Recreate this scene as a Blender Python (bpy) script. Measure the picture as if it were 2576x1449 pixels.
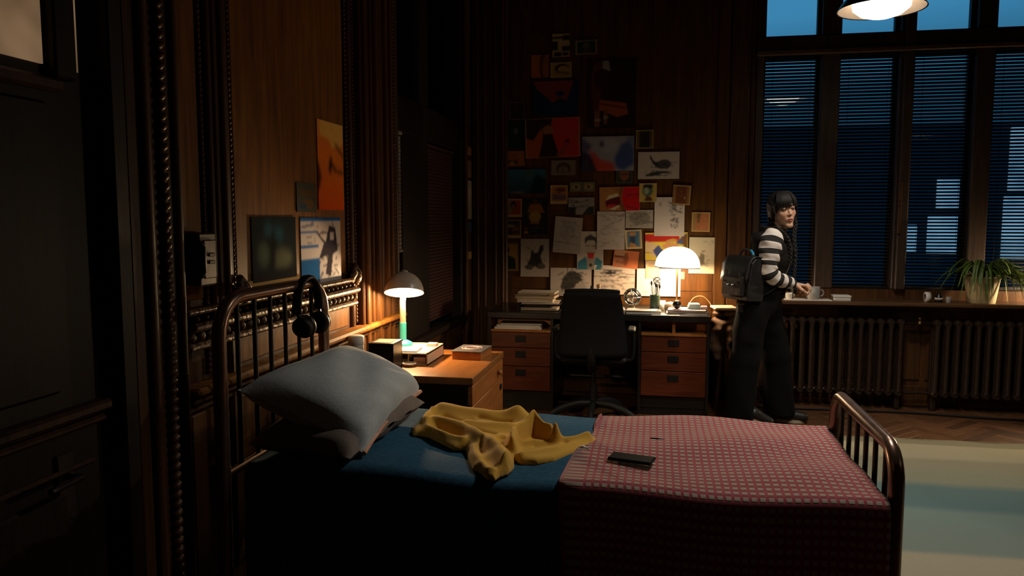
import bpy, math, random
import numpy as np
from mathutils import Vector, Matrix

for o in list(bpy.data.objects):
    bpy.data.objects.remove(o, do_unlink=True)
SC = bpy.context.scene
COL = SC.collection

# ------------------------------------------------------------------ camera
cam_data = bpy.data.cameras.new('camera')
cam_data.sensor_width = 36.0
cam_data.lens = 36.0 * 1923.0 / 2576.0
cam_data.clip_start = 0.05
cam = bpy.data.objects.new('camera', cam_data)
COL.objects.link(cam)
cam.location = (0, 0, 1.45)
cam.rotation_euler = (math.radians(90 - 5.25), 0, math.radians(10.6))
SC.camera = cam

# ------------------------------------------------------------------ exposure
SC.view_settings.view_transform = 'Standard'
SC.view_settings.look = 'None'
SC.view_settings.exposure = 0.35
SC.view_settings.gamma = 1.0
SC.view_settings.use_curve_mapping = False

# ------------------------------------------------------------------ dusk sky
W = bpy.data.worlds.new('dusk_sky')
SC.world = W
W.use_nodes = True
wn = W.node_tree.nodes
wl = W.node_tree.links
wn.clear()
wo = wn.new('ShaderNodeOutputWorld')
wb = wn.new('ShaderNodeBackground')
tc = wn.new('ShaderNodeTexCoord')
sx = wn.new('ShaderNodeSeparateXYZ')
cr = wn.new('ShaderNodeValToRGB')
wl.new(tc.outputs['Generated'], sx.inputs[0])
wl.new(sx.outputs['Z'], cr.inputs['Fac'])
cr.color_ramp.elements[0].position = 0.0
cr.color_ramp.elements[0].color = (0.004, 0.022, 0.045, 1)
cr.color_ramp.elements[1].position = 0.235
cr.color_ramp.elements[1].color = (0.062, 0.255, 0.43, 1)
_e = cr.color_ramp.elements.new(0.15)
_e.color = (0.013, 0.065, 0.115, 1)
wl.new(cr.outputs['Color'], wb.inputs['Color'])
wb.inputs['Strength'].default_value = 1.1
wl.new(wb.outputs[0], wo.inputs['Surface'])

# lamp powers (each light is made in its lamp's own builder further down)
P_DESK, P_NIGHT, P_PEND, P_PEND2, P_BED_FILL, P_SILL = 27.0, 48.0, 84.0, 5.0, 100.0, 34.0
WARM = (1.0, 0.66, 0.34)
WARM2 = (1.0, 0.74, 0.46)
ROOM = (1.0, 0.90, 0.77)

# ------------------------------------------------------------------ materials
MATS = {}

def _base(name):
    m = bpy.data.materials.new(name)
    m.use_nodes = True
    nt = m.node_tree
    b = nt.nodes['Principled BSDF']
    return m, nt, b

def c4(c):
    return (c[0], c[1], c[2], 1.0)

def mat(name, col, rough=0.6, metal=0.0, var=0.15, scale=30.0, bump=0.0, spec=0.5, sheen=0.0):
    m, nt, b = _base(name)
    tcn = nt.nodes.new('ShaderNodeTexCoord')
    nz = nt.nodes.new('ShaderNodeTexNoise')
    nz.inputs['Scale'].default_value = scale
    nz.inputs['Detail'].default_value = 4
    nt.links.new(tcn.outputs['Object'], nz.inputs['Vector'])
    rp = nt.nodes.new('ShaderNodeValToRGB')
    rp.color_ramp.elements[0].position = 0.3
    rp.color_ramp.elements[1].position = 0.7
    rp.color_ramp.elements[0].color = c4([c * (1 - var) for c in col])
    rp.color_ramp.elements[1].color = c4([min(1, c * (1 + var)) for c in col])
    nt.links.new(nz.outputs['Fac'], rp.inputs['Fac'])
    nt.links.new(rp.outputs['Color'], b.inputs['Base Color'])
    b.inputs['Roughness'].default_value = rough
    b.inputs['Metallic'].default_value = metal
    b.inputs['Specular IOR Level'].default_value = spec
    b.inputs['Sheen Weight'].default_value = sheen
    if bump:
        bp = nt.nodes.new('ShaderNodeBump')
        bp.inputs['Strength'].default_value = bump
        bp.inputs['Distance'].default_value = 0.01
        nt.links.new(nz.outputs['Fac'], bp.inputs['Height'])
        nt.links.new(bp.outputs[0], b.inputs['Normal'])
    MATS[name] = m
    return m

def wood(name, c1, c2, stretch=(6, 6, 0.5), scale=6.0, rough=0.38, bump=0.15, spec=0.5):
    m, nt, b = _base(name)
    tcn = nt.nodes.new('ShaderNodeTexCoord')
    mp = nt.nodes.new('ShaderNodeMapping')
    mp.inputs['Scale'].default_value = stretch
    nt.links.new(tcn.outputs['Object'], mp.inputs['Vector'])
    nz = nt.nodes.new('ShaderNodeTexNoise')
    nz.inputs['Scale'].default_value = scale
    nz.inputs['Detail'].default_value = 6
    nz.inputs['Roughness'].default_value = 0.65
    nz.inputs['Distortion'].default_value = 0.4
    nt.links.new(mp.outputs[0], nz.inputs['Vector'])
    rp = nt.nodes.new('ShaderNodeValToRGB')
    rp.color_ramp.elements[0].position = 0.3
    rp.color_ramp.elements[1].position = 0.72
    rp.color_ramp.elements[0].color = c4(c1)
    rp.color_ramp.elements[1].color = c4(c2)
    nt.links.new(nz.outputs['Fac'], rp.inputs['Fac'])
    nt.links.new(rp.outputs['Color'], b.inputs['Base Color'])
    b.inputs['Roughness'].default_value = rough
    b.inputs['Specular IOR Level'].default_value = spec
    bp = nt.nodes.new('ShaderNodeBump')
    bp.inputs['Strength'].default_value = bump
    bp.inputs['Distance'].default_value = 0.004
    nt.links.new(nz.outputs['Fac'], bp.inputs['Height'])
    nt.links.new(bp.outputs[0], b.inputs['Normal'])
    MATS[name] = m
    return m

def emit(name, col, strength, var=0.0, scale=6.0):
    m, nt, b = _base(name)
    b.inputs['Base Color'].default_value = c4(col)
    b.inputs['Roughness'].default_value = 0.5
    b.inputs['Emission Color'].default_value = c4(col)
    b.inputs['Emission Strength'].default_value = strength
    if var:
        tcn = nt.nodes.new('ShaderNodeTexCoord')
        nz = nt.nodes.new('ShaderNodeTexNoise')
        nz.inputs['Scale'].default_value = scale
        nt.links.new(tcn.outputs['Object'], nz.inputs['Vector'])
        rp = nt.nodes.new('ShaderNodeValToRGB')
        rp.color_ramp.elements[0].position = 0.3
        rp.color_ramp.elements[1].position = 0.7
        rp.color_ramp.elements[0].color = c4([c * (1 - var) for c in col])
        rp.color_ramp.elements[1].color = c4(col)
        nt.links.new(nz.outputs['Fac'], rp.inputs['Fac'])
        nt.links.new(rp.outputs['Color'], b.inputs['Emission Color'])
    MATS[name] = m
    return m

def pane_glass(name, tint=(0.8, 0.9, 0.95), ior=1.6, rough=0.02):
    m = bpy.data.materials.new(name)
    m.use_nodes = True
    nt = m.node_tree
    nt.nodes.clear()
    out = nt.nodes.new('ShaderNodeOutputMaterial')
    tr = nt.nodes.new('ShaderNodeBsdfTransparent')
    tr.inputs['Color'].default_value = c4(tint)
    gl = nt.nodes.new('ShaderNodeBsdfGlossy')
    gl.inputs['Roughness'].default_value = rough
    fr = nt.nodes.new('ShaderNodeFresnel')
    fr.inputs['IOR'].default_value = ior
    mx = nt.nodes.new('ShaderNodeMixShader')
    nt.links.new(fr.outputs[0], mx.inputs[0])
    nt.links.new(tr.outputs[0], mx.inputs[1])
    nt.links.new(gl.outputs[0], mx.inputs[2])
    nt.links.new(mx.outputs[0], out.inputs['Surface'])
    MATS[name] = m
    return m

def attr_mat(name, rough=0.7, spec=0.3):
    m, nt, b = _base(name)
    a = nt.nodes.new('ShaderNodeAttribute')
    a.attribute_name = 'print'
    nt.links.new(a.outputs['Color'], b.inputs['Base Color'])
    b.inputs['Roughness'].default_value = rough
    b.inputs['Specular IOR Level'].default_value = spec
    MATS[name] = m
    return m

wood('wall_wood', (0.035, 0.014, 0.005), (0.125, 0.052, 0.016), (7, 7, 0.45), 5.0, 0.45, 0.2, 0.3)
wood('panel_wood', (0.045, 0.016, 0.0035), (0.12, 0.047, 0.009), (5, 5, 0.4), 5.0, 0.5, 0.15, 0.15)
wood('panel_wood_lit', (0.12, 0.043, 0.008), (0.30, 0.128, 0.024), (5, 5, 0.4), 5.0, 0.5, 0.15, 0.15)  # brighter copy of the panel wood, bedside lamp glow put into its colour
wood('trim_wood', (0.030, 0.012, 0.005), (0.105, 0.043, 0.014), (8, 8, 0.6), 5.0, 0.42, 0.2, 0.25)
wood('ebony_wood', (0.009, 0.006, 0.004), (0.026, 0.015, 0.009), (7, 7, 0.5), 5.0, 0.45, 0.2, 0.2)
wood('window_wood', (0.03, 0.018, 0.011), (0.075, 0.042, 0.024), (8, 8, 0.5), 5.0, 0.45, 0.2)
wood('sill_wood', (0.05, 0.024, 0.012), (0.15, 0.075, 0.033), (0.5, 8, 8), 6.0, 0.35, 0.2)
wood('parquet_light', (0.06, 0.026, 0.012), (0.15, 0.07, 0.03), (1, 9, 1), 8.0, 0.5, 0.2, 0.2)
wood('parquet_mid', (0.045, 0.02, 0.009), (0.115, 0.052, 0.022), (1, 9, 1), 8.0, 0.5, 0.2, 0.2)
wood('parquet_dark', (0.03, 0.014, 0.007), (0.08, 0.036, 0.016), (1, 9, 1), 8.0, 0.5, 0.2, 0.2)
wood('ceiling_wood', (0.02, 0.012, 0.007), (0.05, 0.028, 0.014), (0.6, 6, 6), 4.0, 0.6, 0.1)
wood('teak', (0.24, 0.082, 0.017), (0.38, 0.15, 0.035), (6, 0.7, 6), 5.0, 0.36, 0.08)
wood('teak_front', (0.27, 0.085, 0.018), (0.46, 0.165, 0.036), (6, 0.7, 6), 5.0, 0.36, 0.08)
wood('drawer_wood', (0.065, 0.013, 0.0045), (0.15, 0.032, 0.009), (0.6, 6, 9), 6.0, 0.38, 0.1)
mat('black_lacquer', (0.014, 0.012, 0.011), 0.3, var=0.1)
mat('black_plastic', (0.010, 0.010, 0.010), 0.5, var=0.1, spec=0.25)
mat('black_mesh', (0.007, 0.007, 0.0075), 0.9, var=0.2, scale=300, bump=0.3, spec=0.15)
mat('dark_bar', (0.02, 0.016, 0.013), 0.5, var=0.2)
mat('bed_metal', (0.24, 0.15, 0.11), 0.27, metal=0.75, var=0.25, scale=14, bump=0.05)
mat('iron', (0.032, 0.018, 0.011), 0.40, metal=0.3, var=0.3, scale=20, bump=0.1)
mat('brass', (0.35, 0.22, 0.08), 0.35, metal=0.9, var=0.2)
mat('chrome', (0.75, 0.75, 0.75), 0.12, metal=1.0, var=0.05)
mat('slat_dark', (0.012, 0.011, 0.011), 0.6, var=0.2, spec=0.2)
mat('slat_pale', (0.24, 0.22, 0.19), 0.5, var=0.1)
mat('slat_red', (0.06, 0.018, 0.012), 0.5, var=0.2)
mat('sheet_blue', (0.026, 0.085, 0.145), 0.85, var=0.2, scale=60, bump=0.15, spec=0.1)
mat('mattress_cloth', (0.05, 0.075, 0.09), 0.9, var=0.1)
mat('pillow_blue', (0.42, 0.47, 0.49), 0.85, var=0.08, scale=90, bump=0.1, sheen=0.2)
mat('pillow_brown', (0.16, 0.13, 0.11), 0.9, var=0.1, scale=80, bump=0.1)
mat('peach_piping', (0.55, 0.27, 0.17), 0.8, var=0.15)
mat('mustard', (0.60, 0.33, 0.03), 0.9, var=0.10, scale=420, bump=0.2, sheen=0.15)
mat('phone_black', (0.006, 0.006, 0.007), 0.6, var=0.1, spec=0.04)
mat('cream_enamel', (0.52, 0.42, 0.32), 0.3, var=0.05)
mat('stem_cream', (0.30, 0.22, 0.13), 0.4, var=0.05)
mat('teal_enamel', (0.03, 0.33, 0.34), 0.4, var=0.05)
mat('white_paint', (0.72, 0.68, 0.62), 0.5, var=0.05)
mat('white_plastic', (0.65, 0.62, 0.57), 0.45, var=0.05)
mat('grey_plastic', (0.32, 0.30, 0.28), 0.5, var=0.08)
mat('paper', (0.66, 0.60, 0.52), 0.85, var=0.06)
mat('cream_paper', (0.60, 0.48, 0.33), 0.85, var=0.08)
mat('pink_paper', (0.62, 0.43, 0.40), 0.8, var=0.1)
mat('book_dark', (0.035, 0.03, 0.03), 0.5, var=0.15)
mat('book_grey', (0.12, 0.11, 0.11), 0.5, var=0.15)
mat('book_red', (0.20, 0.035, 0.02), 0.6, var=0.15)
mat('book_tan', (0.38, 0.22, 0.10), 0.6, var=0.15)
mat('book_green', (0.06, 0.10, 0.07), 0.6, var=0.15)
mat('pale_teal', (0.40, 0.58, 0.56), 0.6, var=0.08)
mat('jar_green', (0.06, 0.10, 0.065), 0.25, var=0.1)
mat('pot_cream', (0.55, 0.44, 0.24), 0.7, var=0.15, scale=20, bump=0.1)
mat('soil', (0.03, 0.02, 0.014), 0.95, var=0.3, bump=0.4)
mat('leaf', (0.10, 0.17, 0.025), 0.45, var=0.35, scale=40)
mat('leaf_pale', (0.30, 0.38, 0.07), 0.45, var=0.3, scale=40)
mat('wicker', (0.22, 0.11, 0.05), 0.7, var=0.4, scale=60, bump=0.4)
mat('leather_black', (0.012, 0.0105, 0.010), 0.42, var=0.25, scale=45, bump=0.12)
mat('leather_brown', (0.10, 0.045, 0.022), 0.5, var=0.35, scale=25, bump=0.2)
mat('vest_cloth', (0.014, 0.011, 0.010), 0.95, var=0.3, scale=120, bump=0.3, spec=0.1)
mat('trouser_cloth', (0.005, 0.0047, 0.0047), 0.95, var=0.2, scale=120, bump=0.1, spec=0.1)
mat('knit_white', (0.74, 0.67, 0.61), 0.9, var=0.08, scale=250, bump=0.3)
mat('knit_black', (0.010, 0.009, 0.009), 0.9, var=0.2, scale=250, bump=0.3)
mat('hair_black', (0.011, 0.008, 0.007), 0.58, var=0.3, scale=80, spec=0.3)
mat('sole_cream', (0.40, 0.33, 0.22), 0.7, var=0.15)
mat('blue_tape', (0.01, 0.24, 0.45), 0.5, var=0.1)
mat('coat_brown', (0.11, 0.055, 0.028), 0.9, var=0.35, scale=18, bump=0.3)
mat('facade', (0.026, 0.055, 0.08), 0.9, var=0.3, scale=0.5)
mat('garden', (0.02, 0.045, 0.06), 0.95, var=0.4, scale=0.6)
mat('carved', (0.11, 0.05, 0.016), 0.45, var=0.6, scale=45, bump=0.8)
emit('facade_light', (0.62, 0.86, 1.0), 0.34, 0.75, 0.9)
emit('opal_desk', (1.0, 0.85, 0.64), 2.9)
emit('opal_pendant', (1.0, 0.90, 0.76), 3.0)
emit('opal_dim', (1.0, 0.88, 0.70), 1.0)
emit('bulb_glow', (1.0, 0.80, 0.55), 5.0)
emit('shade_inside', (1.0, 0.84, 0.62), 1.6)
emit('reflection_glow', (0.60, 0.37, 0.20), 0.24, 0.75, 5.0)  # mottled glow painted in for a lamp's reflection on the varnished door
pane_glass('pane', (0.8, 0.9, 0.95), 2.1)
pane_glass('clear_glass', (0.93, 0.95, 0.93), 1.45)
attr_mat('printed_paper', 0.95, 0.04)
attr_mat('skin', 0.5, 0.4)
M = MATS

# blanket weave: pale dashes between red threads, read from the cloth's own uv
def weave():
    m, nt, b = _base('blanket_weave')
    uv = nt.nodes.new('ShaderNodeUVMap')
    sp = nt.nodes.new('ShaderNodeSeparateXYZ')
    nt.links.new(uv.outputs[0], sp.inputs[0])
    def math_(op, a, bb=None, clamp=False):
        n = nt.nodes.new('ShaderNodeMath')
        n.operation = op
        n.use_clamp = clamp
        for i, v in enumerate((a, bb)):
            if v is None:
                continue
            if isinstance(v, (int, float)):
                n.inputs[i].default_value = v
            else:
                nt.links.new(v, n.inputs[i])
        return n.outputs[0]
    su = math_('SINE', math_('MULTIPLY', sp.outputs['X'], 2 * math.pi / 0.0245))
    sv = math_('SINE', math_('MULTIPLY', sp.outputs['Y'], 2 * math.pi / 0.031))
    fu = math_('MULTIPLY', math_('ADD', su, 0.72), 1.8, True)
    fv = math_('MULTIPLY', math_('ADD', sv, 0.20), 1.8, True)
    dash = math_('MULTIPLY', fu, fv)
    mx = nt.nodes.new('ShaderNodeMix')
    mx.data_type = 'RGBA'
    mx.inputs[6].default_value = (0.30, 0.05, 0.065, 1)
    mx.inputs[7].default_value = (0.35, 0.285, 0.235, 1)
    nt.links.new(dash, mx.inputs[0])
    mx2 = nt.nodes.new('ShaderNodeMix')
    mx2.data_type = 'RGBA'
    mx2.inputs[7].default_value = (0.13, 0.05, 0.045, 1)
    nt.links.new(mx.outputs[2], mx2.inputs[6])
    gap = math_('MULTIPLY', math_('SUBTRACT', math_('MULTIPLY', sv, -1.0), 0.45), 1.2, True)
    nt.links.new(math_('MULTIPLY', gap, fu), mx2.inputs[0])
    nt.links.new(mx2.outputs[2], b.inputs['Base Color'])
    b.inputs['Roughness'].default_value = 0.9
    b.inputs['Specular IOR Level'].default_value = 0.2
    b.inputs['Sheen Weight'].default_value = 0.2
    bp = nt.nodes.new('ShaderNodeBump')
    bp.inputs['Strength'].default_value = 0.5
    bp.inputs['Distance'].default_value = 0.004
    nt.links.new(dash, bp.inputs['Height'])
    nt.links.new(bp.outputs[0], b.inputs['Normal'])
    MATS['blanket_weave'] = m
weave()

def rug_mat():
    m, nt, b = _base('rug_pile')
    t = nt.nodes.new('ShaderNodeTexCoord')
    sp = nt.nodes.new('ShaderNodeSeparateXYZ')
    nt.links.new(t.outputs['Object'], sp.inputs[0])
    nz = nt.nodes.new('ShaderNodeTexNoise')
    nz.inputs['Scale'].default_value = 1.6
    nz.inputs['Detail'].default_value = 3
    nt.links.new(t.outputs['Object'], nz.inputs['Vector'])
    mm = nt.nodes.new('ShaderNodeMath')
    mm.operation = 'MULTIPLY_ADD'
    nt.links.new(nz.outputs['Fac'], mm.inputs[0])
    mm.inputs[1].default_value = 0.06
    nt.links.new(sp.outputs['Y'], mm.inputs[2])
    md = nt.nodes.new('ShaderNodeMath')
    md.operation = 'DIVIDE'
    nt.links.new(mm.outputs[0], md.inputs[0])
    md.inputs[1].default_value = 3.3
    rp = nt.nodes.new('ShaderNodeValToRGB')
    rp.color_ramp.interpolation = 'EASE'
    el = rp.color_ramp.elements
    el[0].position = 0.0
    el[0].color = (0.26, 0.24, 0.18, 1)
    el[1].position = 1.0
    el[1].color = (0.20, 0.18, 0.115, 1)
    for p, c in ((0.44, (0.26, 0.24, 0.18)), (0.46, (0.135, 0.17, 0.155)), (0.60, (0.12, 0.165, 0.155)),
                 (0.63, (0.075, 0.125, 0.13)), (0.71, (0.085, 0.135, 0.135)), (0.75, (0.19, 0.195, 0.14)), (0.86, (0.22, 0.205, 0.14)),
                 (0.885, (0.30, 0.27, 0.18)), (0.96, (0.32, 0.285, 0.185)), (0.97, (0.21, 0.19, 0.12))):
        e = el.new(p)
        e.color = c4(c)
    nt.links.new(md.outputs[0], rp.inputs['Fac'])
    nt.links.new(rp.outputs['Color'], b.inputs['Base Color'])
    b.inputs['Roughness'].default_value = 0.95
    b.inputs['Specular IOR Level'].default_value = 0.1
    n2 = nt.nodes.new('ShaderNodeTexNoise')
    n2.inputs['Scale'].default_value = 180
    nt.links.new(t.outputs['Object'], n2.inputs['Vector'])
    bp = nt.nodes.new('ShaderNodeBump')
    bp.inputs['Strength'].default_value = 0.5
    bp.inputs['Distance'].default_value = 0.006
    nt.links.new(n2.outputs['Fac'], bp.inputs['Height'])
    nt.links.new(bp.outputs[0], b.inputs['Normal'])
    MATS['rug_pile'] = m
rug_mat()

# ------------------------------------------------------------------ object helpers
ORIG = {}          # object -> world origin used for its mesh data

def tag(o, label=None, cat=None, group=None, kind=None):
    if label: o['label'] = label
    if cat: o['category'] = cat
    if group: o['group'] = group
    if kind: o['kind'] = kind
    return o

def thing(name, label, cat, loc, group=None):
    o = bpy.data.objects.new(name, None)
    COL.objects.link(o)
    o.location = loc
    o.empty_display_size = 0.05
    ORIG[o.name] = Vector(loc)
    return tag(o, label, cat, group)

class MB:
    """collects geometry in world coordinates; build() links it as one mesh object"""
    def __init__(self):
        self.v = []; self.f = []; self.mi = []; self.uv = None; self.sm = []

    def add(self, vs, fs, mi=0, smooth=False):
        n = len(self.v)
        self.v += [tuple(p) for p in vs]
        self.f += [tuple(i + n for i in f) for f in fs]
        self.mi += [mi] * len(fs)
        self.sm += [smooth] * len(fs)
        return self

    def box(self, a, b, mi=0, R=None, c=None, bev=0.0):
        (x0, y0, z0), (x1, y1, z1) = a, b
        if bev > 0:
            bv = min(bev, abs(x1 - x0) * .45, abs(y1 - y0) * .45, abs(z1 - z0) * .45)
            vs = []
            idx = {}
            for i, (x, sx_) in enumerate(((x0, 1), (x1, -1))):
                for j, (y, sy) in enumerate(((y0, 1), (y1, -1))):
                    for k, (z, sz) in enumerate(((z0, 1), (z1, -1))):
                        idx[i, j, k, 0] = len(vs); vs.append((x, y + sy * bv, z + sz * bv))
                        idx[i, j, k, 1] = len(vs); vs.append((x + sx_ * bv, y, z + sz * bv))
                        idx[i, j, k, 2] = len(vs); vs.append((x + sx_ * bv, y + sy * bv, z))
            fs = []
            for s in (0, 1):
                q = [idx[s, 0, 0, 0], idx[s, 1, 0, 0], idx[s, 1, 1, 0], idx[s, 0, 1, 0]]
                fs.append(q if s else q[::-1])
                q = [idx[0, s, 0, 1], idx[1, s, 0, 1], idx[1, s, 1, 1], idx[0, s, 1, 1]]
                fs.append(q[::-1] if s else q)
                q = [idx[0, 0, s, 2], idx[1, 0, s, 2], idx[1, 1, s, 2], idx[0, 1, s, 2]]
                fs.append(q if s else q[::-1])
            for s in (0, 1):
                for t in (0, 1):
                    q = [idx[s, t, 0, 0], idx[s, t, 1, 0], idx[s, t, 1, 1], idx[s, t, 0, 1]]
                    fs.append(q if s != t else q[::-1])
                    q = [idx[s, 0, t, 0], idx[s, 1, t, 0], idx[s, 1, t, 2], idx[s, 0, t, 2]]
                    fs.append(q[::-1] if s != t else q)
                    q = [idx[0, s, t, 1], idx[1, s, t, 1], idx[1, s, t, 2], idx[0, s, t, 2]]
                    fs.append(q if s != t else q[::-1])
            for i in (0, 1):
                for j in (0, 1):
                    for k in (0, 1):
                        q = [idx[i, j, k, 0], idx[i, j, k, 1], idx[i, j, k, 2]]
                        fs.append(q if (i + j + k) % 2 == 1 else q[::-1])
        else:
            vs = [(x, y, z) for x in (x0, x1) for y in (y0, y1) for z in (z0, z1)]
            fs = [(0, 1, 3, 2), (4, 6, 7, 5), (0, 4, 5, 1), (2, 3, 7, 6), (0, 2, 6, 4), (1, 5, 7, 3)]
        if R is not None:
            cc = Vector(c) if c is not None else Vector(((x0 + x1) / 2, (y0 + y1) / 2, (z0 + z1) / 2))
            vs = [cc + R @ (Vector(p) - cc) for p in vs]
        return self.add(vs, fs, mi)

    def tube(self, pts, r, seg=10, mi=0, cap=True, closed=False, smooth=True, flat=None):
        pts = [Vector(p) for p in pts]
        n = len(pts)
        rs = r if hasattr(r, '__len__') else [r] * n
        vs, fs = [], []
        prev = None
        for i, p in enumerate(pts):
            if closed:
                t = pts[(i + 1) % n] - pts[i - 1]
            else:
                t = pts[min(i + 1, n - 1)] - pts[max(i - 1, 0)]
            if t.length < 1e-9:
                t = Vector((0, 0, 1))
            t.normalize()
            if prev is None:
                a = Vector((0, 0, 1)) if abs(t.z) < 0.9 else Vector((1, 0, 0))
                u = t.cross(a).normalized()
            else:
                u = (prev - t * prev.dot(t))
                u = u.normalized() if u.length > 1e-6 else t.cross(Vector((0.3, 0.5, 0.8))).normalized()
            prev = u
            w = t.cross(u)
            fl = 1.0 if flat is None else flat
            for k in range(seg):
                an = 2 * math.pi * k / seg
                vs.append(p + u * math.cos(an) * rs[i] + w * math.sin(an) * rs[i] * fl)
        m = n if closed else n - 1
        for i in range(m):
            for k in range(seg):
                a = i * seg + k
                b = i * seg + (k + 1) % seg
                c = ((i + 1) % n) * seg + (k + 1) % seg
                d = ((i + 1) % n) * seg + k
                fs.append((a, b, c, d))
        self.add(vs, fs, mi, smooth)
        if cap and not closed:
            self.add(vs[:seg], [tuple(range(seg))[::-1]], mi)
            self.add(vs[-seg:], [tuple(range(seg))], mi)
        return self

    def lathe(self, prof, c, seg=24, mi=0, R=None, smooth=True, cap=True):
        c = Vector(c)
        vs, fs = [], []
        for (r, z) in prof:
            for k in range(seg):
                a = 2 * math.pi * k / seg
                p = Vector((r * math.cos(a), r * math.sin(a), z))
                if R is not None:
                    p = R @ p
                vs.append(c + p)
        n = len(prof)
        for i in range(n - 1):
            for k in range(seg):
                fs.append((i * seg + k, i * seg + (k + 1) % seg, (i + 1) * seg + (k + 1) % seg, (i + 1) * seg + k))
        self.add(vs, fs, mi, smooth)
        if cap:
            if prof[0][0] > 1e-4:
                self.add(vs[:seg], [tuple(range(seg))[::-1]], mi)
            if prof[-1][0] > 1e-4:
                self.add(vs[-seg:], [tuple(range(seg))], mi)
        return self

    def ball(self, c, r, seg=14, rings=8, mi=0, R=None):
        rr = r if hasattr(r, '__len__') else (r, r, r)
        c = Vector(c)
        vs, fs = [], []
        for i in range(rings + 1):
            th = math.pi * i / rings
            for k in range(seg):
                a = 2 * math.pi * k / seg
                p = Vector((rr[0] * math.sin(th) * math.cos(a), rr[1] * math.sin(th) * math.sin(a), rr[2] * math.cos(th)))
                if R is not None:
                    p = R @ p
                vs.append(c + p)
        for i in range(rings):
            for k in range(seg):
                fs.append((i * seg + k, (i + 1) * seg + k, (i + 1) * seg + (k + 1) % seg, i * seg + (k + 1) % seg))
        return self.add(vs, fs, mi, True)

    def grid(self, P, mi=0, smooth=True, flip=False):
        nu, nv = len(P), len(P[0])
        vs = [p for row in P for p in row]
        fs = []
        for i in range(nu - 1):
            for j in range(nv - 1):
                q = (i * nv + j, (i + 1) * nv + j, (i + 1) * nv + j + 1, i * nv + j + 1)
                fs.append(q[::-1] if flip else q)
        return self.add(vs, fs, mi, smooth)

    def prism(self, poly, axis, a, b, mi=0):
        """extrude a 2-d outline along an axis (0,1,2) from a to b"""
        def mk(p, t):
            q = list(p)
            q.insert(axis, t)
            return q
        n = len(poly)
        vs = [mk(p, a) for p in poly] + [mk(p, b) for p in poly]
        fs = [tuple(range(n))[::-1], tuple(range(n, 2 * n))]
        for i in range(n):
            j = (i + 1) % n
            fs.append((i, j, n + j, n + i))
        return self.add(vs, fs, mi)

    def build(self, name, mats, parent=None, bevel=0.0, subsurf=0, solid=0.0, kind=None, fixn=True):
        me = bpy.data.meshes.new(name)
        o = bpy.data.objects.new(name, me)
        COL.objects.link(o)
        if parent is not None:
            org = ORIG[parent.name]
            o.parent = parent
        else:
            a = np.array(self.v)
            org = Vector(((a[:, 0].min() + a[:, 0].max()) / 2, (a[:, 1].min() + a[:, 1].max()) / 2, a[:, 2].min()))
            o.location = org
        ORIG[o.name] = org
        me.from_pydata([(p[0] - org[0], p[1] - org[1], p[2] - org[2]) for p in self.v], [], self.f)
        for m in (mats if isinstance(mats, (list, tuple)) else [mats]):
            me.materials.append(M[m])
        me.polygons.foreach_set('material_index', self.mi)
        me.polygons.foreach_set('use_smooth', self.sm)
        if self.uv is not None:
            lay = me.uv_layers.new(name='UVMap')
            for l in me.loops:
                lay.data[l.index].uv = self.uv[l.vertex_index]
        if fixn:
            import bmesh
            bm = bmesh.new()
            bm.from_mesh(me)
            bmesh.ops.recalc_face_normals(bm, faces=bm.faces)
            bm.to_mesh(me)
            bm.free()
        me.update()
        if solid:
            md = o.modifiers.new('solid', 'SOLIDIFY'); md.thickness = solid; md.offset = -1
        if bevel:
            md = o.modifiers.new('bevel', 'BEVEL'); md.width = bevel; md.segments = 2; md.limit_method = 'ANGLE'
        if subsurf:
            md = o.modifiers.new('sub', 'SUBSURF'); md.levels = subsurf; md.render_levels = subsurf
        if kind:
            o['kind'] = kind
        return o

def struct(o):
    o['kind'] = 'structure'
    return o

def share(src, parent, dx=(0, 0, 0)):
    """another object with the same mesh data, shifted"""
    o = src.copy()
    COL.objects.link(o)
    o.parent = parent
    o.location = Vector(src.location) + Vector(dx)
    ORIG[o.name] = ORIG[src.name]
    return o

def copy_tree(o, loc, label=None):
    r = o.copy()
    COL.objects.link(r)
    r.location = loc
    ORIG[r.name] = Vector(loc)
    if label: r['label'] = label
    for ch in o.children:
        c = ch.copy(); COL.objects.link(c); c.parent = r
        for g in ch.children:
            d = g.copy(); COL.objects.link(d); d.parent = c
    return r

def Rz(d): return Matrix.Rotation(math.radians(d), 3, 'Z')
def Rx(d): return Matrix.Rotation(math.radians(d), 3, 'X')
def Ry(d): return Matrix.Rotation(math.radians(d), 3, 'Y')

def arc(c, r, a0, a1, n, plane='yz'):
    out = []
    for i in range(n + 1):
        a = math.radians(a0 + (a1 - a0) * i / n)
        if plane == 'yz': out.append((c[0], c[1] + r * math.cos(a), c[2] + r * math.sin(a)))
        elif plane == 'xz': out.append((c[0] + r * math.cos(a), c[1], c[2] + r * math.sin(a)))
        else: out.append((c[0] + r * math.cos(a), c[1] + r * math.sin(a), c[2]))
    return out

def spline(pts, n=8):
    """Catmull-Rom through points"""
    P = [Vector(p) for p in pts]
    P = [P[0] * 2 - P[1]] + P + [P[-1] * 2 - P[-2]]
    out = []
    for i in range(1, len(P) - 2):
        for k in range(n):
            t = k / n
            a, b, c, d = P[i - 1], P[i], P[i + 1], P[i + 2]
            out.append(0.5 * ((2 * b) + (c - a) * t + (2 * a - 5 * b + 4 * c - d) * t * t + (3 * b - a - 3 * c + d) * t ** 3))
    out.append(P[-2])
    return out

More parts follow.
